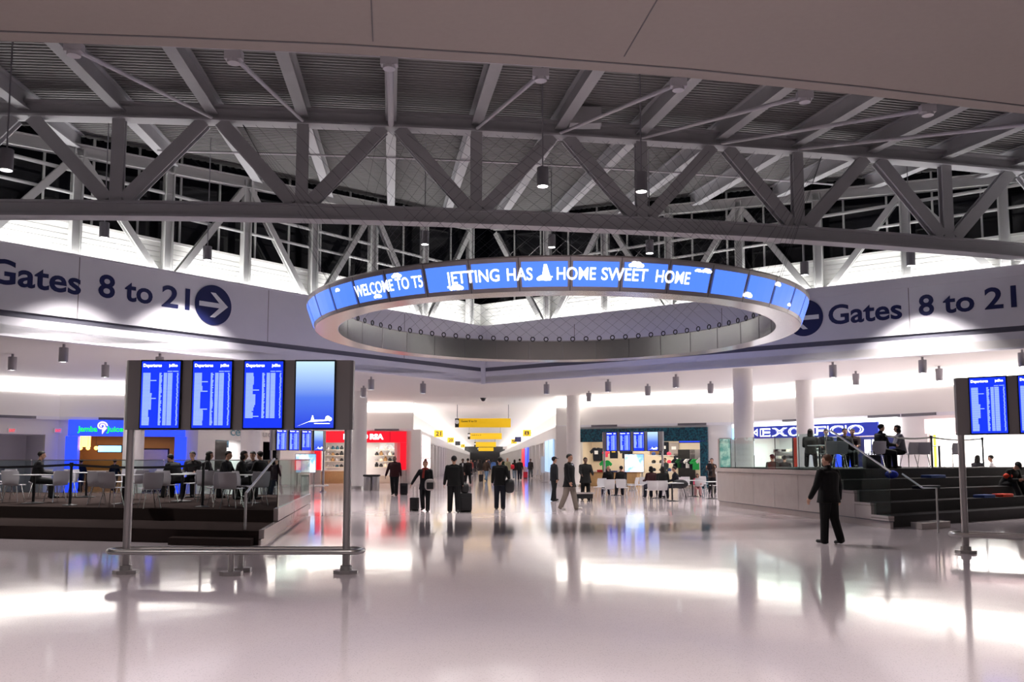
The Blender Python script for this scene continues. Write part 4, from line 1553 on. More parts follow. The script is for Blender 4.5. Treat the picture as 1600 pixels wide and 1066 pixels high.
for k in range(3):
    x, z = gx(1012, 720)
    put('shelf', 'shelf of caps in the teal shop, ' + ('lowest', 'middle', 'highest')[k] + ' one', 'shelf', GA, x, 2.4, .9 + .5 * k, [('board', MB().box(-.8, .8, 0, .4, 0, .04), 'white_paint')])
    for j in range(3):
        o = MB().ball((0, 0, .08), .14, .14, .12, 10, 6).build('cap', rnd.choice(['black', 'shirt_dark', 'cushion_blue', 'shirt_pink']))
        o.location = GA.T(x - .5 + .5 * j, 2.6, .95 + .5 * k)
        tag(o, 'cap on the ' + ('lowest', 'middle', 'highest')[k] + ' shelf of the teal shop, ' + ORD[j] + ' from the left', 'cap', 'caps in the teal shop')
for j, px in enumerate((1045, 1058, 1072, 1088)):
    x, z = gx(px, 695)
    put('ceiling_spotlight', 'small bright spotlight in the teal shop ceiling, ' + ORD[j] + ' from the left', 'light', GA, x, 2.2, 3.02, [('housing', MB().lathe([(.05, .15), (.09, 0), (.07, 0), (0, .02)], 10), 'lamp_shell'), ('bulb', MB().ball((0, 0, -.01), .06, .06, .03), 'lamp_glow')])

# poster, outdoor clothing shop
xp0 = GA.px(1124)[0]
lowp = GA.L - .05
o = put('wall_map', 'greenish lit map poster on the wall beside the teal shop', 'poster', GA, (xp0 + lowp) / 2, -.06, 1.15, [('frame', MB().box(-(lowp - xp0) / 2, (lowp - xp0) / 2, .02, .06, -.05, 1.75), 'steel'), ('sheet', MB().box(-(lowp - xp0) / 2 + .05, (lowp - xp0) / 2 - .05, 0, .02, 0, 1.7), 'poster_teal')])
xa, xb = .25, GB.px(1406)[0]
lower_wall(GB, [(xa, xb, 3.68)], 'wall_right_lower_2')
room(GB, xa + .1, xb - .1, 3.6, 3.0, 'white_paint', 420, (1, .99, .93), 'wall_outdoor_shop')
mid, hw = (xa + xb) / 2, (xb - xa) / 2
o = thing('outdoor_shop_front', 'clothing shop front with outlined white letters on a navy band', 'shop front', GB.T(mid, 0, 0), GB.rz)
mat('navy_lit', (.02, .04, .3), .4, emit=.55, ecol=C8(28, 42, 150))
n0 = GB.px(1181)[0] - mid
n1 = GB.px(1378)[0] - mid
MB().box(n0, n1, -.25, .2, 2.83, 3.48).build('name_band', 'navy_lit', o)
MB().box(-hw, hw, -.22, .15, 3.48, 3.66).build('light_strip', 'white_lit', o)
MB().box(-hw, n0 - .05, -.22, .15, 2.83, 3.48).build('end_panel', 'cyan_lit', o)
MB().box(n1 + .05, hw, -.22, .15, 2.83, 3.48).build('end_panel', 'screen_white', o)
bx = lambda px: GB.px(px, 674)[0] - mid
for k, (body, a, b) in enumerate((('E', 1193, 1209), ('X', 1211, 1236), ('O', 1237, 1254), ('F', 1262, 1276), ('F', 1276, 1296), ('I', 1298, 1300), ('C', 1302, 1323), ('I', 1326, 1328), ('O', 1330, 1355))):
    m1, m2 = MB(), MB()
    text_on(m1, body, bx(a), bx(b), 2.93, .44, lambda x, z: (x, -.27, z), .03)
    text_on(m2, body, bx(a) + .05, bx(b) - .05, 2.965, .37, lambda x, z: (x, -.28, z), -.012)
    c = m1.build('letter', 'screen_white', o)
    m2.build('letter_core', 'navy_lit', c)
tri = MB()
tri.add([(bx(1182), -.27, 3.15), (bx(1189), -.27, 2.95), (bx(1189), -.27, 3.36)], [(0, 1, 2)])
c = tri.build('arrow', 'screen_white', o)
tri = MB(); d = (bx(1189) - bx(1182))
tri.add([(bx(1182) + d * .35, -.28, 3.15), (bx(1189) - d * .15, -.28, 3.05), (bx(1189) - d * .15, -.28, 3.25)], [(0, 1, 2)])
tri.build('arrow_core', 'navy_lit', c)
x, z = GB.px(1238, 720)
put('red_pillar', 'red and orange pillar inside the outdoor clothing shop', 'pillar', GB, x, .6, 0, [('shaft', MB().box(-.38, .38, 0, .5, 0, 2.9), 'cushion_orange'), ('edge', MB().box(-.5, -.39, .02, .5, 0, 2.9), 'black')])
for j, px in enumerate((1135, 1152, 1170, 1187, 1203, 1222)):
    x = GB.px(px, 720)[0]
    if x < .6: x = .5 + .15 * j
    for k in range(5):
        z = .5 + .4 * k
        put('shelf', 'shoe shelf in the outdoor shop, ' + ORD[j] + ' bay, ' + ORD[k] + ' from the floor', 'shelf', GB, x, 3.0, z, [('board', MB().box(-.36, .36, 0, .45, 0, .03), 'post_metal'), ('stock', MB().box(-.3, -.05, .05, .3, .03, .16), ['black', 'stone', 'cushion_navy'][(j + k) % 3]), ('stock', MB().box(.04, .28, .05, .3, .03, .18), ['stone', 'black', 'cream'][(j * 2 + k) % 3])], 'shoe shelves')
x, z = GB.px(1345, 731)
o = put('lit_sign_box', 'blue lit sign box with white strokes behind the stair glass', 'sign', GB, x, -1.2, 1.35, [('box', MB().box(-.6, .6, 0, .2, -.1, .75), 'blue_lit'), ('stroke', MB().bar((-.45, -.01, .7), (0.2, -.01, .35), .06, .06), 'white_lit'), ('stroke', MB().bar((.2, -.01, .35), (-.1, -.01, -.05), .06, .06), 'white_lit'), ('leg', MB().box(-.5, -.44, .05, .12, -1.35, -.1), 'black'), ('leg', MB().box(.44, .5, .05, .12, -1.35, -.1), 'black')])
for j, px in enumerate((1284, 1304, 1345, 1357)):
    x, z = GB.px(px, 690)
    put('window_panel', 'bright white window strip in the outdoor shop, ' + ORD[j] + ' from the left', 'light panel', GB, x, .5, 1.9, [('panel', MB().box(-.16, .16, 0, .04, 0, .75), 'white_lit')], 'window strips')
put('window_backdrop', 'dark blue partition in the outdoor shop behind the talking travellers', 'partition', GB, GB.px(1330)[0], .8, 0, [('panel', MB().box(-1.9, 1.9, 0, .1, 0, 2.8), 'navy')])

# bright shop at the right edge
xa, xb = GC.px(1450)[0], GC.L - .1
lower_wall(GC, [(xa, xb, 3.5)], 'wall_right_lower_3')
lower_wall(GD, [(.4, 6, 3.0)], 'wall_right_lower_4')
room(GC, xa + .1, xb - .1, 3.5, 2.95, 'white_paint', 500, (1, .98, .92), 'wall_bright_shop')
room(GD, .5, 5.9, 3.2, 3.0, 'white_paint', 900, (1, .98, .92), 'wall_bright_shop_2')
mid, hw = (xa + xb) / 2, (xb - xa) / 2
put('bright_shop_front', 'pinkish white lit shop fascia left of the right departures board', 'shop front', GC, mid, 0, 0, [('header', MB().box(-hw, hw, -.2, .15, 2.85, 3.5), 'pink_lit')])
for px, m, lab, w2 in ((1447, 'lime', 'lime green edge of the bright shop beside the grey chair', .1), (1470, 'white_lit', 'white glowing rear panel behind the bar table', .3)):
    if m == 'lime': mat('lime', C8(190, 215, 60), .5, emit=.5, ecol=C8(200, 225, 90))
    x, z = GC.px(px, 720)
    put('edge_panel' if m == 'lime' else 'rear_panel', lab, 'panel', GC, max(x, xa + .1), .3 if m == 'lime' else 3.3, 0, [('panel', MB().box(-w2, w2, 0, .06, 0, 2.8), m)])
x, z = GC.px(1585, 720)
put('shop_cabinet', 'cream cabinet with dark top rail in the bright shop', 'cabinet', GC, min(x, xb - .8), 2.2, 0, [('body', MB().box(-.6, .6, 0, .5, 0, 2.3), 'cream'), ('rail', MB().box(-.65, .65, -.05, .5, 2.3, 2.36), 'black')])
p = P(1570, 735, ZPR)
chair((19.9, 34.6, 0), R(200), 'white', 'pale bluish chair before the bright shop behind the white-shirted person', None)

# vents in the frieze
for i, (fr, px) in enumerate(((FA, 25), (FB, 183), (FD, 605), (GA, 945), (GA, 1082), (GB, 1245), (GB, 1395), (GC, 1430))):
    x, z = fr.px(px, 660)
    x = min(max(x, .9), fr.L - .9)
    mb = MB().box(-.85, .85, -.03, 0, 0, .13)
    sl = MB()
    for k in range(4): sl.box(-.83, .83, -.04, -.03, .01 + .032 * k, .025 + .032 * k)
    put('air_vent', 'dark slot vent in the grey frieze above the shops, ' + ORD[i] + ' from the left', 'vent', fr, x, -.11, ZS - .08, [('frame', mb, 'reveal_dark'), ('slat', sl, 'lamp_shell')], 'frieze vents')

# ================================================================ HANGING SIGNS
for i, (px0, px1, y0, y1, D, lab) in enumerate(((711, 798, 654, 668, 62, 'largest and nearest yellow gates sign hanging in the corridor'), (731, 784, 677, 686.5, 102, 'second yellow gates sign hanging further down the corridor'),
                                            (741, 775, 691, 698.5, 158, 'third yellow gates sign hanging deep in the corridor'), (746, 771, 699.5, 705, 222, 'farthest and smallest yellow gates sign in the corridor'))):
    a, b = PD(px0, y1, D), PD(px1, y0, D)
    wd, ht = (b.x - a.x) / 2, (b.z - a.z)
    o = thing('hanging_sign', lab, 'sign', ((a.x + b.x) / 2, D, a.z))
    MB().box(-wd + .28 * wd / 2, wd, -.08, .08, 0, ht).build('panel', 'sign_yellow', o)
    MB().box(-wd, -wd + .28 * wd / 2, -.08, .08, 0, ht).build('end_panel', 'black', o)
    k = MB(); k.add([(-wd + .14 * wd / 2 + .16 * math.cos(t * .4488), -.09, ht * .62 + .16 * math.sin(t * .4488)) for t in range(14)], [tuple(range(14))])
    k.build('arrow_disc', 'letter_white', o)
    if i < 2:
        tx = MB(); text_on(tx, 'Gates 8 to 21', -wd * .78, -wd * .22, ht * .58, ht * .22, lambda x, z: (x, -.085, z), .01)
        tx.build('lettering', 'black', o)
    for s in (-1, 1): MB().tube([(s * wd * .92, 0, ht), (s * wd * .92, 0, ZC - a.z)], .03, 6).build('rod', 'lamp_shell', o)
for i, (fn, D, py, txt, m, lab) in enumerate(((CL, 77.6, 678, '21', 'sign_yellow', 'yellow gate 21 box sign, nearest on the left corridor wall'), (CL, 105, 688, '20', 'sign_yellow', 'second yellow gate box sign on the left corridor wall'),
                                              (CL, 132, 693, '', 'black', 'dark box sign third along the left corridor wall'), (CL, 163, 697, '19', 'sign_yellow', 'fourth box sign, yellow, on the left corridor wall'),
                                              (CR, 84, 677, '8', 'sign_yellow', 'nearest yellow gate box sign on the right corridor wall'), (CR, 107, 687, '', 'navy', 'navy box sign beyond the first yellow one on the right corridor wall'),
                                              (CR, 122, 690, '9', 'sign_yellow', 'second yellow gate box sign on the right corridor wall'), (CR, 179, 700, '', 'post_metal', 'grey box sign farthest on the right corridor wall'))):
    z = EYE + (718 - py) / F * D
    s = 1 if fn is CL else -1
    o = thing('gate_sign', lab, 'sign', (fn(D) + s * .45, D, z))
    MB().box(-.38, .38, -.12, .12, -.3, .3).build('box', m, o)
    MB().box(-.45 if s > 0 else .38, -.38 if s > 0 else .45, -.04, .04, -.05, .05).build('bracket', 'steel', o)
    if txt:
        tx = MB(); text_on(tx, txt, -.24, .24, -.18, .38, lambda x, z: (x, -.13, z), .02)
        tx.build('number', 'black', o)
p = P(755, 622, ZC)
o = thing('dome_camera', 'small black dome camera on the low white ceiling', 'camera', (p.x, p.y, ZC))
MB().lathe([(0, -.22), (.1, -.19), (.16, -.1), (.17, -.04), (.2, -.04), (.2, 0)], 18).build('dome', 'black_gloss', o, smooth=True)

# ================================================================ FLOOR THINGS
def lit_stand(label, px, D, rz, wd=1.0):
    X = (px - 800) / F * D
    o = thing('map_stand', label, 'map stand', (X, D, 0), rz)
    MB().box(-wd / 2, wd / 2, -.1, .1, 1.02, 1.96).build('light_box', 'steel', o)
    MB().box(-wd / 2 + .03, wd / 2 - .03, -.115, -.1, 1.05, 1.93).build('display', 'map_lit', o)
    for s in (-1, 1): MB().box(s * (wd / 2 - .1) - .03, s * (wd / 2 - .1) + .03, -.04, .04, 0, 1.02).build('leg', 'steel', o)


lit_stand('lit map stand glowing behind the glass of the dining platform', 479, 42.5, R(15))
lit_stand('lit map stand glowing under the small board by the teal shop', 990, 44.3, R(-5))
mat('bin_steel', (.36, .34, .33), .35, .5)
o = thing('litter_bin', 'steel twin litter bin with dark lid beside the white column', 'bin', P(580.5, 767, 0))
for s in (-1, 1): MB().lathe([(.2, .0), (.21, .03), (.21, .74), (.2, .76)], 20, (s * .21, 0, 0)).build('drum', 'bin_steel', o, smooth=True)
MB().box(-.44, .44, -.23, .23, .765, .86).build('lid', 'rubber', o, bevel=.03)

for i, (nm, px, py, D) in enumerate(()): pass


def suitcase(label, p, rz, m, s=1.0, handle=True, tilt=0, hl=.42):
    o = thing('suitcase', label, 'suitcase', p, rz)
    MB().box(-.19 * s, .19 * s, -.12 * s, .12 * s, .06, .06 + .52 * s).build('body', m, o, bevel=.03 * s, smooth=True)
    MB().box(-.14 * s, .14 * s, -.145 * s, -.12 * s, .12, .06 + .40 * s).build('front_pocket', m, o, bevel=.01)
    for x in (-1, 1): MB().tube([(x * .15 * s - .02, -.08 * s, .035), (x * .15 * s + .02, -.08 * s, .035)], .035, 10).build('wheel', 'rubber', o)
    MB().box(-.16 * s, .16 * s, .08 * s, .12 * s, 0, .06).build('foot', 'rubber', o)
    if handle:
        t = .06 + .52 * s
        MB().tube([(-.09 * s, .09 * s, t - .05), (-.09 * s, .09 * s + tilt, t + hl), (.09 * s, .09 * s + tilt, t + hl), (.09 * s, .09 * s, t - .05)], .012, 6).build('handle', 'post_metal', o)
    return o

# ================================================================ PEOPLE
mats_p = {}


def cloth(rgb, rough=.85):
    n = 'cloth_%d_%d_%d' % rgb
    return mat(n, C8(*rgb), rough)


def capsule(mb, p, q, rp, rq, n=10):
    p, q = Vector(p), Vector(q)
    d = q - p
    if d.length < 1e-5: d = Vector((0, 0, 1e-3))
    d.normalize()
    mb.tube([p - d * rp, p - d * rp * .8, p - d * rp * .4, p, q, q + d * rq * .4, q + d * rq * .8, q + d * rq], [rp * .08, rp * .6, rp * .92, rp, rq, rq * .92, rq * .6, rq * .08], n)


def person(label, loc, rz=0.0, h=1.75, top=(20, 20, 24), bottom=(18, 18, 22), skin='skin', hair=(25, 18, 14), style='short', thigh=(4, -4), knee=(4, 4), arm=(4, 4), abd=(7, 7), elbow=(12, 12),
           lean=0, yaw=0, nod=0, bulk=1.0, hem=.80, shoes=(14, 14, 15), vox=None, sit=None, cap=None, extra=None, belly=0.0, collar=None, group=None, splay=(3, 3), inward=(0, 0)):
    D = Vector(loc).y
    vox = vox or (.012 if D < 30 else .016 if D < 50 else .026)
    k = h / 1.75
    mb = MB()
    seg = []
    def cap_(tagn, p, q, rp, rq):
        capsule(mb, p, q, rp, rq)
        seg.append((tagn, Vector(p), Vector(q), rp, rq))
    def ball(tagn, c, rx, ry, rz_):
        mb.ball(c, rx, ry, rz_, 14, 10)
        seg.append((tagn, Vector(c), Vector(c) + Vector((0, 0, 1e-3)), min(rx, ry, rz_), min(rx, ry, rz_)))
    pel = Vector((0, 0, .93))
    ln = R(lean)
    def bend(p, a=None):                 # lean of the trunk about the pelvis
        p = Vector(p) - pel
        a = ln if a is None else a
        return pel + Vector((p.x, p.y * math.cos(a) + p.z * math.sin(a), -p.y * math.sin(a) + p.z * math.cos(a)))
    # trunk
    b = bulk
    fl = max(0, .88 - hem) * .30
    prof = [(hem, .168 * b + fl, .128 * b + fl * .9), (.5 * hem + .46, .170 * b + fl * .4, .127 * b + fl * .3), (.92, .172 * b, .125 * b + belly * .4), (1.05, .158 * b, .118 * b + belly), (1.2, .168 * b, .122 * b + belly * .6), (1.32, .185 * b, .122 * b), (1.40, .165 * b, .10 * b), (1.445, .085, .07), (1.465, .06, .06)]
    n = 18
    vs = []
    for z, rx, ry in prof:
        for i in range(n):
            t = 2 * math.pi * i / n
            c, s_ = math.cos(t), math.sin(t)
            p = Vector((math.copysign(abs(c) ** .85, c) * rx, math.copysign(abs(s_) ** .9, s_) * ry, z))
            vs.append(bend(p) if z > .9 else bend(p, ln * .3))
    fs = [tuple(range(n - 1, -1, -1)), tuple((len(prof) - 1) * n + i for i in range(n))]
    for r in range(len(prof) - 1):
        for i in range(n): fs.append((r * n + i, r * n + (i + 1) % n, (r + 1) * n + (i + 1) % n, (r + 1) * n + i))
    mb.add(vs, fs)
    seg.append(('top', bend((0, 0, hem + .1), ln * .3), bend((0, 0, 1.28)), .155 * b, .15 * b))
    # legs
    foot_low = 9
    for s in (0, 1):
        sg = -1 if s == 0 else 1
        a = R(thigh[s]); sp = R(splay[s])
        hip = Vector((sg * .088, 0, .90))
        d1 = Vector((sg * math.sin(sp), math.sin(a) * math.cos(sp), -math.cos(a) * math.cos(sp)))
        kn = hip + d1 * .425
        a2 = a - R(knee[s])
        d2 = Vector((sg * math.sin(sp) * .5, math.sin(a2), -math.cos(a2))).normalized()
        an = kn + d2 * .40
        cap_('bot', hip, kn, .112 * (1 + (b - 1) * .45), .092)
        cap_('bot', kn, an, .090, .080)
        cap_('bot', an - d2 * .02, an + d2 * .02, .078, .080)
        tt = max(-.5, min(.6, a2 + .05))
        fw = Vector((sg * .12, math.cos(tt * .6), math.sin(tt * .6))).normalized()
        cap_('shoe', an + d2 * .045 - fw * .05, an + d2 * .055 + fw * .16, .042, .036)
        foot_low = min(foot_low, an.z + d2.z * .055 - .036)
    # arms
    hands = []
    for s in (0, 1):
        sg = -1 if s == 0 else 1
        a, ab, el = R(arm[s]), R(abd[s]), R(elbow[s])
        sh = bend((sg * .175 * (1 + (b - 1) * .6), -.005, 1.395))
        d1 = Vector((sg * math.sin(ab), math.sin(a) * math.cos(ab), -math.cos(a) * math.cos(ab)))
        eb = sh + d1 * .285
        a2 = a + el
        ab2 = ab - R(inward[s])
        d2 = Vector((sg * math.sin(ab2) * .8, math.sin(a2) * math.cos(ab2), -math.cos(a2) * math.cos(ab2))).normalized()
        wr = eb + d2 * .245
        rb = 1 + (b - 1) * .8
        cap_('top', sh, eb, .064 * rb, .052 * rb)
        cap_('top', eb, wr, .052 * rb, .040 * rb)
        lat = d2.cross(Vector((sg, 0, 0)))
        if lat.length < .1: lat = d2.cross(Vector((0, 1, 0)))
        lat.normalize()                  # across the palm
        if lat.y < 0: lat = -lat
        pn = d2.cross(lat).normalized()  # palm normal
        if pn.x * sg > 0: pn = -pn
        pc = wr + d2 * .055
        cap_('skin', wr + d2 * .01, wr + d2 * .03, .026, .028)
        for q in (-.024, -.008, .008, .024): cap_('skin', wr + d2 * .03 + lat * q * .8, wr + d2 * .085 + lat * q, .0125, .0115)
        for q, L in ((-.028, .058), (-.010, .074), (.009, .080), (.028, .070)):
            k0 = wr + d2 * .09 + lat * q
            k1 = k0 + d2 * L * .5 + pn * .012
            k2 = k1 + d2 * L * .38 + pn * .028
            cap_('skin', k0, k1, .0098, .009)
            cap_('skin', k1, k2, .009, .0078)
        t0 = wr + d2 * .035 + lat * .03
        t1 = t0 + d2 * .03 + lat * .024 + pn * .01
        cap_('skin', t0, t1, .0125, .0115)
        cap_('skin', t1, t1 + d2 * .034 + lat * .006 + pn * .008, .011, .009)
        hands.append(wr + d2 * .11 + pn * .02)
    # neck and head
    nk = bend((0, -.005, 1.47))
    hc = bend((0, .018, 1.622))
    hr = Matrix.Rotation(-ln * .6 + R(-nod), 3, 'X')
    hm = Matrix.Rotation(R(yaw), 3, 'Z') @ hr
    hp = lambda x, y, z: hc + hm @ Vector((x, y, z))
    cap_('skin', nk, hp(0, -.01, -.05), .054, .052)
    for sg in (-1, 1): cap_('top', bend((sg * .05, -.015, 1.445)), bend((sg * .15 * b, -.01, 1.395)), .052, .062)
    if collar: cap_('top', nk - Vector((0, 0, .01)), nk + Vector((0, .0, .02)), .078, .07)
    hb = MB()
    def hball(c, rx, ry, rz_):
        t = MB().ball((0, 0, 0), rx, ry, rz_, 16, 10)
        mb.add([hc + hm @ (Vector(c) + v) for v in t.v], t.f)
        seg.append(('skin', hp(*c), hp(*c) + Vector((0, 0, 1e-3)), min(rx, ry), min(rx, ry)))
    hball((0, -.008, .035), .080, .099, .090)
    hball((0, .022, -.035), .064, .070, .070)
    hball((0, .05, -.082), .028, .026, .022)
    cap_('skin', hp(0, .088, .018), hp(0, .104, -.014), .009, .014)
    for sg in (-1, 1):
        hball((sg * .081, -.005, -.002), .010, .02, .032)
        cap_('skin', hp(sg * .028, .08, .028), hp(sg * .045, .072, .03), .012, .01)
    # one continuous surface
    me = bpy.data.meshes.new('body')
    me.from_pydata([tuple(v) for v in mb.v], [], mb.f)
    bm = bmesh.new(); bm.from_mesh(me); bmesh.ops.recalc_face_normals(bm, faces=bm.faces); bm.to_mesh(me); bm.free()
    tmp = bpy.data.objects.new('body', me)
    COL.objects.link(tmp)
    md = tmp.modifiers.new('r', 'REMESH')
    md.mode = 'VOXEL'; md.voxel_size = vox
    sm = tmp.modifiers.new('s', 'SMOOTH'); sm.factor = .5; sm.iterations = 3 if vox < .02 else 2
    dg = bpy.context.evaluated_depsgraph_get()
    body = bpy.data.meshes.new_from_object(tmp.evaluated_get(dg))
    bpy.data.objects.remove(tmp)
    body.name = 'body'
    body.materials.clear()
    sk = M[skin]
    for m in (cloth(top), cloth(bottom), sk, cloth(shoes, .5), M['eye']): body.materials.append(m)
    idx = {'top': 0, 'bot': 1, 'skin': 2, 'shoe': 3}
    import numpy as np
    nv = len(body.vertices)
    co = np.empty(nv * 3, 'f'); body.vertices.foreach_get('co', co); co = co.reshape(-1, 3)
    best = np.full(nv, 1e9); lab = np.zeros(nv, int)
    for tg, p, q, rp, rq in seg:
        pa = np.array(p); ba = np.array(q) - pa
        t = np.clip(((co - pa) @ ba) / max(1e-9, ba @ ba), 0, 1)
        d = np.linalg.norm(co - pa - t[:, None] * ba, axis=1) - (rp + (rq - rp) * t)
        if tg == 'top' and abs(q.z - p.z) > .2 and rp > .12: d -= .02
        m = d < best
        best[m] = d[m]; lab[m] = idx[tg]
    if sit is None:                      # the jacket's hem
        z = co[:, 2]
        near = np.abs(co[:, 0]) < .23 * b
        lab[(lab == 1) & (z > hem + .004)] = 0
        lab[(lab == 0) & (z < hem - .004) & near] = 1
    for p in body.polygons:
        ls = [lab[i] for i in p.vertices]
        p.material_index = max(set(ls), key=ls.count)
    body.polygons.foreach_set('use_smooth', [True] * len(body.polygons))
    zoff = -foot_low if sit is None else sit - .835
    o = thing('person', label, 'person', loc, rz, group)
    o.scale = (k, k, k)
    off = Vector((0, 0, zoff))
    def child(nm, me_or_mb, m=None, smooth=True):
        ch = me_or_mb.build(nm, m, o, smooth=smooth) if isinstance(me_or_mb, MB) else link(me_or_mb, nm, o)
        ch.location = off
        return ch
    child('body', body)
    ey = MB()
    for sg in (-1, 1): ey.ball(hp(sg * .033, .076, .012), .011, .009, .008, 8, 6)
    child('eyes', ey, 'eye')
    # hair
    if style != 'bald':
        hb = MB().ball((0, 0, 0), .092, .110, .100, 18, 12)
        for i, v in enumerate(hb.v):
            x, y, z = v
            lim = -.05 if y < -.03 else (-.005 if y < .03 else .05 + y * .3)
            if z + .045 < lim and y > -.08: v.z = max(z, lim - .045); v.x *= .88; v.y = y * .8 - .01
            if style == 'short' and z < -.05: v.x *= .8; v.y *= .85
        hv = MB(); hv.add([hp(v.x, v.y - .016, v.z + .042) for v in hb.v], hb.f)
        if style in ('long', 'bob'):
            L = .17 if style == 'long' else .09
            t = MB().ball((0, 0, 0), .092, .055, L, 14, 10)
            hv.add([hp(v.x, v.y - .062, v.z - .03 - L * .35) for v in t.v], t.f)
            for sg in (-1, 1):
                t = MB().ball((0, 0, 0), .022, .05, L * .8, 10, 8)
                hv.add([hp(v.x + sg * .078, v.y - .012, v.z - .03 - L * .2) for v in t.v], t.f)
        if style == 'bun':
            t = MB().ball((0, 0, 0), .05, .05, .055, 12, 8)
            hv.add([hp(v.x, v.y - .05, v.z + .15) for v in t.v], t.f)
        child('hair', hv, mat('hair_%d_%d_%d' % hair, C8(*hair), .7))
    if cap:
        cm = MB()
        t = MB().ball((0, 0, 0), .097, .114, .078, 16, 8)
        cm.add([hp(v.x, v.y - .012, max(v.z, -.01) + .075) for v in t.v], t.f)
        t = MB().ball((0, 0, 0), .07, .075, .01, 14, 6)
        cm.add([hp(v.x, v.y + .115, v.z + .068) for v in t.v], t.f)
        child('cap', cm, cloth(cap))
    for nm, fn in (extra or {}).items():
        child(nm, fn(bend, hp), None) if False else None
        em, m = fn(bend, hp, hands)
        child(nm, em, m)
    rm = Matrix.Rotation(rz, 3, 'Z')
    return [Vector(loc) + rm @ ((hh + off) * k) for hh in hands]


def shirt_front(rgb):
    def f(bend, hp, hands):
        mb = MB()
        pts = [(-.05, .118, 1.44), (.05, .118, 1.44), (.03, .137, 1.3), (0.0, .135, 1.15), (-.03, .137, 1.3)]
        mb.add([bend(p) for p in pts] + [bend((p[0], p[1] - .05, p[2])) for p in pts], [tuple(range(5)), tuple(range(9, 4, -1))] + [(i, (i + 1) % 5, 5 + (i + 1) % 5, 5 + i) for i in range(5)])
        return mb, cloth(rgb)
    return f


def print_front(rgb):
    def f(bend, hp, hands):
        mb = MB(); mb.ball((0, 0, 0), .09, .02, .05, 12, 6)
        m2 = MB(); m2.add([bend(v + Vector((0, .135, 1.28))) for v in mb.v], mb.f)
        return m2, cloth(rgb)
    return f


def scarf(rgb):
    def f(bend, hp, hands):
        mb = MB()
        mb.tube([bend((.085 * math.cos(t * .524), .01 + .085 * math.sin(t * .524), 1.475)) for t in range(13)], .035, 8)
        mb.tube([bend((.03, .10, 1.46)), bend((.04, .155, 1.3)), bend((.05, .16, 1.15))], [.035, .045, .04], 8)
        return mb, cloth(rgb)
    return f


def bag(label, p, rz, m, sx, sy, sz, strap=None, name='shoulder_bag'):
    o = thing(name, label, 'bag', p, rz)
    t = MB().ball((0, 0, 0), sx, sy, sz, 14, 10)
    for v in t.v:
        v.x = math.copysign(abs(v.x / sx) ** .7, v.x) * sx; v.z = math.copysign(abs(v.z / sz) ** .75, v.z) * sz
    t.build('body', m, o, smooth=True)
    if strap:
        MB().tube([Vector(q) - Vector(p) for q in strap], .016, 6).build('strap', m, o).rotation_euler = (0, 0, -rz)
    return o


G = lambda px, py: P(px, py, 0)
walk = dict(thigh=(22, -18), knee=(4, 26), arm=(-16, 18))
walk2 = dict(thigh=(-18, 22), knee=(26, 4), arm=(18, -16))
# the man on the right, walking away
person('person in black leather jacket and black trousers walking towards the stone platform', G(1297, 850), R(28), 1.76, (13, 12, 14), (12, 12, 14), hair=(92, 62, 44), thigh=(5, -7), knee=(2, 12), arm=(6, -2), abd=(20, 14), elbow=(16, 12), splay=(0, 0), bulk=1.36, hem=.80, vox=.010, yaw=12, collar=True)
# standing group by the column
person('person in dark blazer, pale trousers and white shoes striding to the right', G(890, 797), R(-118), 1.86, (14, 14, 20), (128, 118, 110), hair=(22, 18, 16), shoes=(225, 220, 215), thigh=(13, -11), knee=(2, 12), arm=(-8, 8), abd=(10, 10), elbow=(10, 16), splay=(4, 4), bulk=1.26, hem=.72, extra={'shirt': shirt_front((205, 210, 225))}, vox=.011, yaw=-10)
person('person in dark cap and dark jacket standing beside the striding man', G(866, 783), R(-70), 1.76, (20, 22, 30), (16, 17, 22), hair=(20, 18, 18), cap=(16, 18, 26), thigh=(6, -6), arm=(10, -6), elbow=(30, 14), bulk=1.15, belly=.02)
hh = person('person in long dark coat resting hands on a low luggage cart', G(915, 781.5), R(188), 1.74, (16, 16, 18), (15, 15, 17), 'skin_dark', hair=(12, 11, 11), arm=(28, 28), elbow=(36, 36), inward=(12, 12), abd=(10, 10), bulk=1.25, hem=.70)
o = thing('luggage_cart', 'low dark luggage cart with pale top in front of the coated person', 'cart', G(912, 783.5), R(8))
MB().box(-.36, .36, -.28, .28, .30, .36).build('platform', 'stone', o, bevel=.01)
MB().box(-.33, .33, -.25, .25, .12, .30).build('load', 'black', o, bevel=.02)
for x in (-.28, .28):
    for y in (-.2, .2): MB().tube([(x - .02, y, .06), (x + .02, y, .06)], .06, 12).build('wheel', 'rubber', o)
# walkers in the middle
person('person in black coat and dark jeans seen from behind with a round black bag', G(781, 796), R(-4), 1.74, (12, 12, 14), (20, 24, 36), hair=(14, 12, 12), thigh=(6, -6), knee=(2, 8), bulk=1.2, hem=.80, shoes=(60, 58, 58), vox=.011, arm=(2, -8), abd=(9, 18), elbow=(30, 20))
b0 = G(781, 796)
bag('round black bag hanging at the hip of the black-coated walker', b0 + Vector((.33, -.05, .78)), 0, 'black', .17, .14, .24, [b0 + Vector((.33, -.05, 1.0)), b0 + Vector((.27, .0, 1.25)), b0 + Vector((.16, .06, 1.5))])
hh = person('person in black jacket seen from behind beside an upright black suitcase', G(709, 801), R(6), 1.78, (11, 11, 13), (14, 15, 19), hair=(12, 11, 11), thigh=(8, -6), knee=(2, 8), arm=(4, -4), abd=(11, 9), elbow=(14, 14), bulk=1.25, hem=.82, vox=.011, shoes=(70, 70, 72))
suitcase('upright black suitcase right of the black-jacketed person', G(727, 800.5) + Vector((0, 0, 0)), R(12), 'black', 1.05, hl=.34)
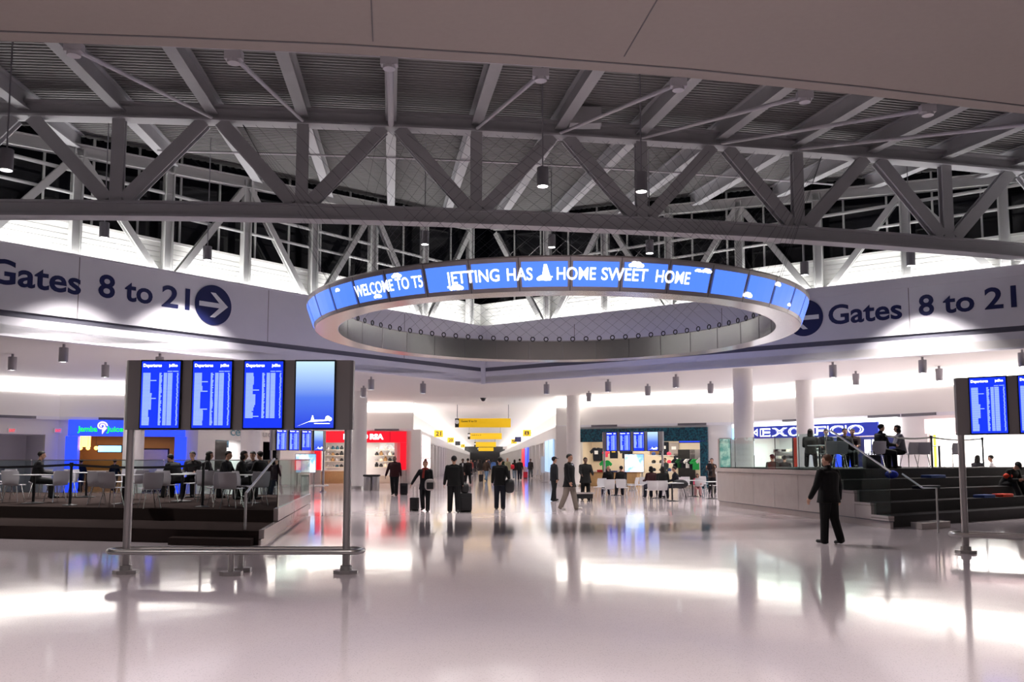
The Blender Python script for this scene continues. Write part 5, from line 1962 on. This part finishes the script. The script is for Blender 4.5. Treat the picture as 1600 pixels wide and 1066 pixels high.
bag('soft black bag strapped on top of the upright suitcase', G(727, 800.5) + Vector((-.02, -.02, .76)), R(10), 'black', .15, .12, .16)
hh = person('person with red hair in a bun and dark coat pulling a small case', G(664, 799), R(176), 1.63, (18, 18, 24), (20, 20, 26), hair=(95, 30, 26), style='bun', thigh=(12, -12), knee=(2, 16), arm=(-4, 14), abd=(8, 32), elbow=(60, 6), inward=(14, 0), bulk=1.15, hem=.76, extra={'scarf': scarf((125, 45, 40))}, vox=.011)
suitcase('small black wheeled case on the left of the red-haired walker', hh[1] + Vector((.10, .25, -hh[1].z)), R(-14), 'black', .72, hl=hh[1].z - .44)
bag('pale tote bag with dark middle hanging from the arm of the red-haired walker', G(671, 799) + Vector((.03, -.24, .86)), R(8), 'stone', .17, .08, .19, name='tote_bag')
tag(MB().box(-.11, .11, -.02, .02, -.12, .1).build('tote_panel', 'black', bevel=.02), 'x', 'x')
o = bpy.data.objects['tote_panel']; par = bpy.data.objects['tote_bag']; o.parent = par; o.location = (0, -.075, -.02)
for kx in ('label', 'category'): del o[kx]
hh = person('person in maroon printed sweater walking forward with a black suitcase', G(616, 774.5), R(176), 1.84, (58, 22, 26), (14, 14, 16), 'skin_dark', style='bald', thigh=(14, -12), knee=(4, 18), arm=(6, -8), abd=(12, 22), elbow=(14, 12), bulk=1.3, belly=.03, hem=.84, extra={'print': print_front((170, 55, 60))}, vox=.012)
suitcase('black suitcase on the right side of the maroon-sweater walker', G(631, 773.5), R(4), 'black', .95, hl=.34)
# corridor crowd
crowd = [
    (723, 757, 180, 1.76, (28, 26, 30), (24, 24, 28), 'short', 'person in dark suit and white shirt walking forward behind the suitcase owner', dict(extra={'shirt': shirt_front((225, 225, 230))})),
    (731, 758, 10, 1.78, (18, 17, 18), (20, 20, 24), 'short', 'person in long black coat walking away right of the suited walker', dict(bulk=1.2, hem=.66)),
    (750, 750, 12, 1.70, (36, 32, 32), (165, 150, 125), 'long', 'person with long hair and beige trousers in the middle of the corridor', {}),
    (760, 752, -25, 1.80, (58, 44, 34), (95, 125, 155), 'short', 'person in brown jacket and light blue jeans in the corridor', {}),
    (771, 745, 5, 1.72, (75, 110, 175), (40, 44, 60), 'bob', 'person in light blue shirt partly behind the black-coated walker', {}),
    (793, 751, 190, 1.84, (150, 145, 115), (50, 50, 55), 'bald', 'person in pale khaki shirt coming down the corridor', {}),
    (804, 749, 5, 1.70, (44, 30, 32), (110, 125, 140), 'bob', 'person in dark jacket and pale jeans walking away with a red bag', {}),
    (812, 750.5, -5, 1.76, (22, 22, 24), (24, 28, 44), 'short', 'person in black jacket and dark jeans walking away beside the pale-jeans one', dict(bulk=1.1)),
    (829, 747.5, 178, 1.76, (52, 46, 44), (82, 92, 96), 'short', 'person in dark polo shirt standing by the red suitcase', {}),
    (690, 740, 90, 1.72, (26, 26, 30), (24, 24, 28), 'short', 'person in dark clothes standing at the left corridor counter', {}),
    (736, 744, 185, 1.7, (150, 70, 65), (50, 46, 50), 'short', 'person in red top coming down the corridor behind the long coat', {}),
    (742, 739, 0, 1.7, (40, 40, 44), (34, 34, 40), 'short', 'person in dark clothes far down the corridor left of centre', {}),
    (747, 736, 180, 1.72, (90, 80, 80), (40, 40, 46), 'short', 'person in grey top deep in the corridor', {}),
    (755, 735, 0, 1.7, (28, 28, 34), (30, 30, 36), 'long', 'person with long hair deep in the corridor', {}),
    (764, 735, 180, 1.75, (60, 60, 84), (30, 30, 36), 'short', 'person in slate blue top deep in the corridor', {}),
    (786, 738, 180, 1.75, (40, 60, 46), (34, 34, 38), 'short', 'person in green top deep in the corridor near the posters', {}),
    (817, 737, 180, 1.7, (26, 26, 28), (28, 28, 30), 'short', 'person in black behind the pair walking away', {}),
    (838, 742, 90, 1.7, (36, 34, 36), (30, 30, 34), 'short', 'person in dark clothes beside the grey chairs at the corridor mouth', {}),
]
for i, (px, py, rz, h, tp_, bt, st, lab, kw) in enumerate(crowd):
    kk_ = dict(walk if i % 2 else walk2)
    kk_.update(kw)
    person(lab, G(px, py), R(rz), h, tp_, bt, 'skin' if i % 4 else 'skin_dark', style=st, **kk_)
suitcase('bright red suitcase standing by the dark polo shirt', G(821, 747.8), R(0), 'case_red', 1.0, hl=.3)
bag('red shoulder bag carried by the pale-jeans walker', G(802, 749) + Vector((-.1, -.3, 1.05)), 0, 'case_red', .2, .12, .2)
suitcase('dark suitcase beside the light blue jeans', G(751.5, 752.5), R(5), 'black', .9, hl=.3)
# pair behind the platform glass
person('person in dark red jacket walking behind the platform glass, nearer the board post', G(420, 775), R(170), 1.72, (60, 34, 38), (24, 24, 32), style='bob', **walk)
person('person in dark coat walking behind the platform glass, beside the red jacket', G(431, 776), R(175), 1.76, (48, 30, 34), (26, 30, 42), style='short', bulk=1.1, **walk2)


def sitter(label, p, rz, seat=.47, **kw):
    d = dict(thigh=(84, 84), knee=(84, 82), arm=(24, 20), elbow=(60, 60), inward=(10, 10), lean=8, splay=(6, 6))
    d.update(kw)
    person(label, p, R(rz), kw.pop('h', 1.74) if 'h' in kw else 1.74, sit=seat, **{a: b for a, b in d.items() if a != 'h'})


def on_pl(px, py, zh):                   # a seated head top at a given height above the platform
    p = P(px, py, ZPL + zh); p.z = ZPL
    return p


pl_sit = [(57, 712, -60, (22, 20, 24), 'short', 'person in black seated at the left table on the dark platform', 25.2), (279, 714, 60, (14, 14, 16), 'short', 'person in black leaning over a table beside the cream panel', 25.6),
          (303, 716, 180, (30, 24, 26), 'short', 'person facing forward in the far row of diners', 26.4), (320, 708, -75, (18, 18, 22), 'long', 'person with long dark hair seated behind the belt stanchion', 25.5),
          (350, 708, -95, (20, 20, 26), 'short', 'person in dark jacket seated before the small kiosk', 24.8), (374, 710, -80, (16, 16, 18), 'bob', 'person with bobbed hair seated facing right on the platform', 24.5),
          (398, 716, 170, (34, 34, 40), 'short', 'person facing the bobbed-hair diner across the table', 26.3), (411, 714, 60, (14, 14, 16), 'short', 'person in black seated nearest to the glass railing corner', 25.5)]
for px, py, rz, tp_, st, lab, D in pl_sit:
    p = PD(px, 718, D)
    sitter(lab, Vector((p.x, p.y, ZPL)), rz, top=tp_, style=st, bulk=1.15, hem=.84, lean=10 if px != 279 else 30)
for px, lab in ((124, 'person in dark clothes queueing at the left of the juice bar'), (177, 'person in dark clothes standing at the juice counter')):
    x, z = FB.px(px, 720)
    q = FB.T(x, .6)
    person(lab, (q.x, q.y, 0), R(0), 1.72, (28, 36, 34), (26, 26, 30), **walk)
# cafe guests before the teal shop
cg = [(951, 41.0, 12, (22, 17, 15), 'bald', 'person in black seen from behind on the first white cafe chair'), (971, 40.5, 8, (24, 22, 24), 'short', 'person in black seen from behind in front of the lit map stand'),
      (1018, 38.2, 15, (56, 24, 30), 'bob', 'person in dark red seated left of the dark-haired woman'), (1035, 37.4, -15, (14, 14, 16), 'long', 'person with long dark hair and black coat seated at a cafe table'),
      (1056, 38.3, 80, (18, 20, 30), 'short', 'person in navy jacket leaning left over the cafe table')]
for px, D, rz, tp_, st, lab in cg:
    p = PD(px, 718, D)
    sitter(lab, Vector((p.x, p.y, 0)), rz, top=tp_, style=st, bulk=1.2, hem=.84, bottom=(36, 38, 52), lean=6 if px != 1051 else 26)
p = PD(1089, 718, 40)
sitter('small person in pink top seated by the clothes rail', Vector((p.x, p.y, 0)), 170, top=(225, 70, 110), style='bob', h=1.3, bottom=(200, 150, 150))
o = thing('draped_coat', 'black coat hanging over a chair back right of the leaning man', 'coat', (PD(1062, 718, 37.4).x, 37.4, .62))
MB().ball((0, 0, 0), .36, .16, .2, 14, 8).build('cloth', 'black', o, smooth=True)
MB().tube([(.1, -.12, -.1), (.22, -.2, -.62)], .02, 6).build('belt', 'black', o)
person('person in grey shirt standing inside the teal shop behind the tables', GA.T(GA.px(1037)[0], .2), R(150), 1.74, (74, 84, 82), (40, 40, 44), arm=(20, 20), elbow=(50, 50))
q = PD(1112, 718, 43)
hh = person('person in brown top holding a child beside the poster wall', Vector((q.x, q.y, 0)), R(160), 1.72, (78, 62, 54), (26, 24, 28), 'skin', style='short', arm=(40, 40), elbow=(80, 80), inward=(20, 20), abd=(14, 14))
person('small child carried in the arms of the brown-topped person', Vector((q.x - .18, q.y - .28, .86)), R(-30), .82, (40, 36, 40), (30, 30, 34), style='short', thigh=(50, 50), knee=(60, 60))
person('person in dark green jacket standing behind the glass of the stone platform', Vector((PD(1207, 718, 36.5).x, 36.5, 0)), R(10), 1.86, (26, 34, 30), (24, 24, 26), style='short', bulk=1.25, cap=(26, 32, 44))
person('person in black standing beside the green-jacketed one behind the glass', Vector((PD(1226, 718, 36.9).x, 36.9, 0)), R(-20), 1.82, (20, 20, 22), (24, 24, 26), style='short', bulk=1.2)
# guests on the stone platform
sp = [(1267, 31.0, -20, (38, 36, 34), 'long', 'person in dark coat seated at the left end behind the platform glass'), (1291, 31.3, 170, (16, 18, 30), 'short', 'person in dark navy seated facing the glass behind the walking man'),
      (1320, 30.6, 175, (20, 20, 22), 'short', 'person in black seated beside the slanted handrail'), (1334, 31.0, 150, (38, 22, 24), 'short', 'person in dark brown seated behind the stair glass'),
      (1374, 26.8, -80, (16, 15, 18), 'short', 'person with raised dark collar seated at the stone platform table'), (1409, 27.5, 80, (120, 118, 128), 'bob', 'person in pale grey top seated facing the raised collar')]
for px, D, rz, tp_, st, lab in sp:
    p = PD(px, 718, D)
    sitter(lab, Vector((p.x, p.y, ZPR)), rz, top=tp_, style=st, bulk=1.2, hem=.84, collar=(px == 1374))
p = PD(1362, 718, 26.2)
o = thing('travel_bag', 'large black bag standing at the edge of the stone platform', 'bag', (p.x, p.y, ZPR))
MB().box(-.24, .24, -.16, .16, 0, .42).build('body', 'black', o, bevel=.08, smooth=True)
MB().tube([(-.1, 0, .4), (-.08, 0, .5), (.08, 0, .5), (.1, 0, .4)], .015, 6).build('handle', 'black', o)
for px, D, rz, tp_, st, lab in ((1525, 34.0, -60, (28, 26, 34), 'long', 'person with long dark hair leaning towards the white shirt before the bright shop'), (1553, 34.4, 60, (225, 225, 228), 'short', 'person in white shirt facing the long-haired one before the bright shop')):
    p = PD(px, 718, D)
    person(lab, Vector((p.x, p.y, 0)), R(rz), 1.84, tp_, (40, 40, 50), style=st, arm=(30, 24), elbow=(60, 50), lean=8)
# sleeper on the tiers
q = tier_px(2, 1572, .26)
sitter('person in dark clothes slumped asleep on the carpeted tiers', q, 200, seat=.0, top=(16, 15, 17), bottom=(18, 18, 22), lean=38, thigh=(98, 94), knee=(76, 70), nod=30, style='short', bulk=1.25, cap=(20, 20, 24), arm=(10, 10), elbow=(80, 85), inward=(30, 30))
tag(MB().ball((0, 0, 0), .15, .09, .09, 12, 8).build('orange_pouch', 'cushion_orange', smooth=True), 'orange pouch held by the sleeping traveller', 'pouch').location = q + Vector((-.12, -.34, .32))

# gate counters, seats and a sign stand at the corridor mouth
p = G(684, 741)
o = thing('gate_counter', 'wooden gate counter with a small lit screen at the left corridor wall', 'counter', (p.x - .3, p.y + 1.5, 0))
MB().box(-.9, .9, -.35, .35, 0, 1.08).build('body', 'wood', o)
MB().box(-.95, .95, -.4, .4, 1.08, 1.14).build('top', 'cream', o)
MB().box(-.5, .3, .0, .06, 1.14, 1.6).build('screen', 'cyan_lit', o)
for j, px in enumerate((836, 842, 848)):
    q = PD(px, 718, 72 - j)
    chair((q.x, q.y, 0), R(100), 'grey', 'grey gate chair at the right of the corridor mouth, ' + ORD[j] + ' from the left', 'gate chairs')
q = PD(850, 718, 64)
o = thing('sign_stand', 'slim white sign stand left of the standing men', 'sign', (q.x, q.y, 0))
MB().box(-.22, .22, -.03, .03, .7, 1.9).build('panel', 'letter_white', o)
MB().box(-.03, .03, -.03, .03, .03, .7).build('stem', 'post_metal', o)
MB().box(-.22, .22, -.18, .18, 0, .03).build('foot', 'post_metal', o)
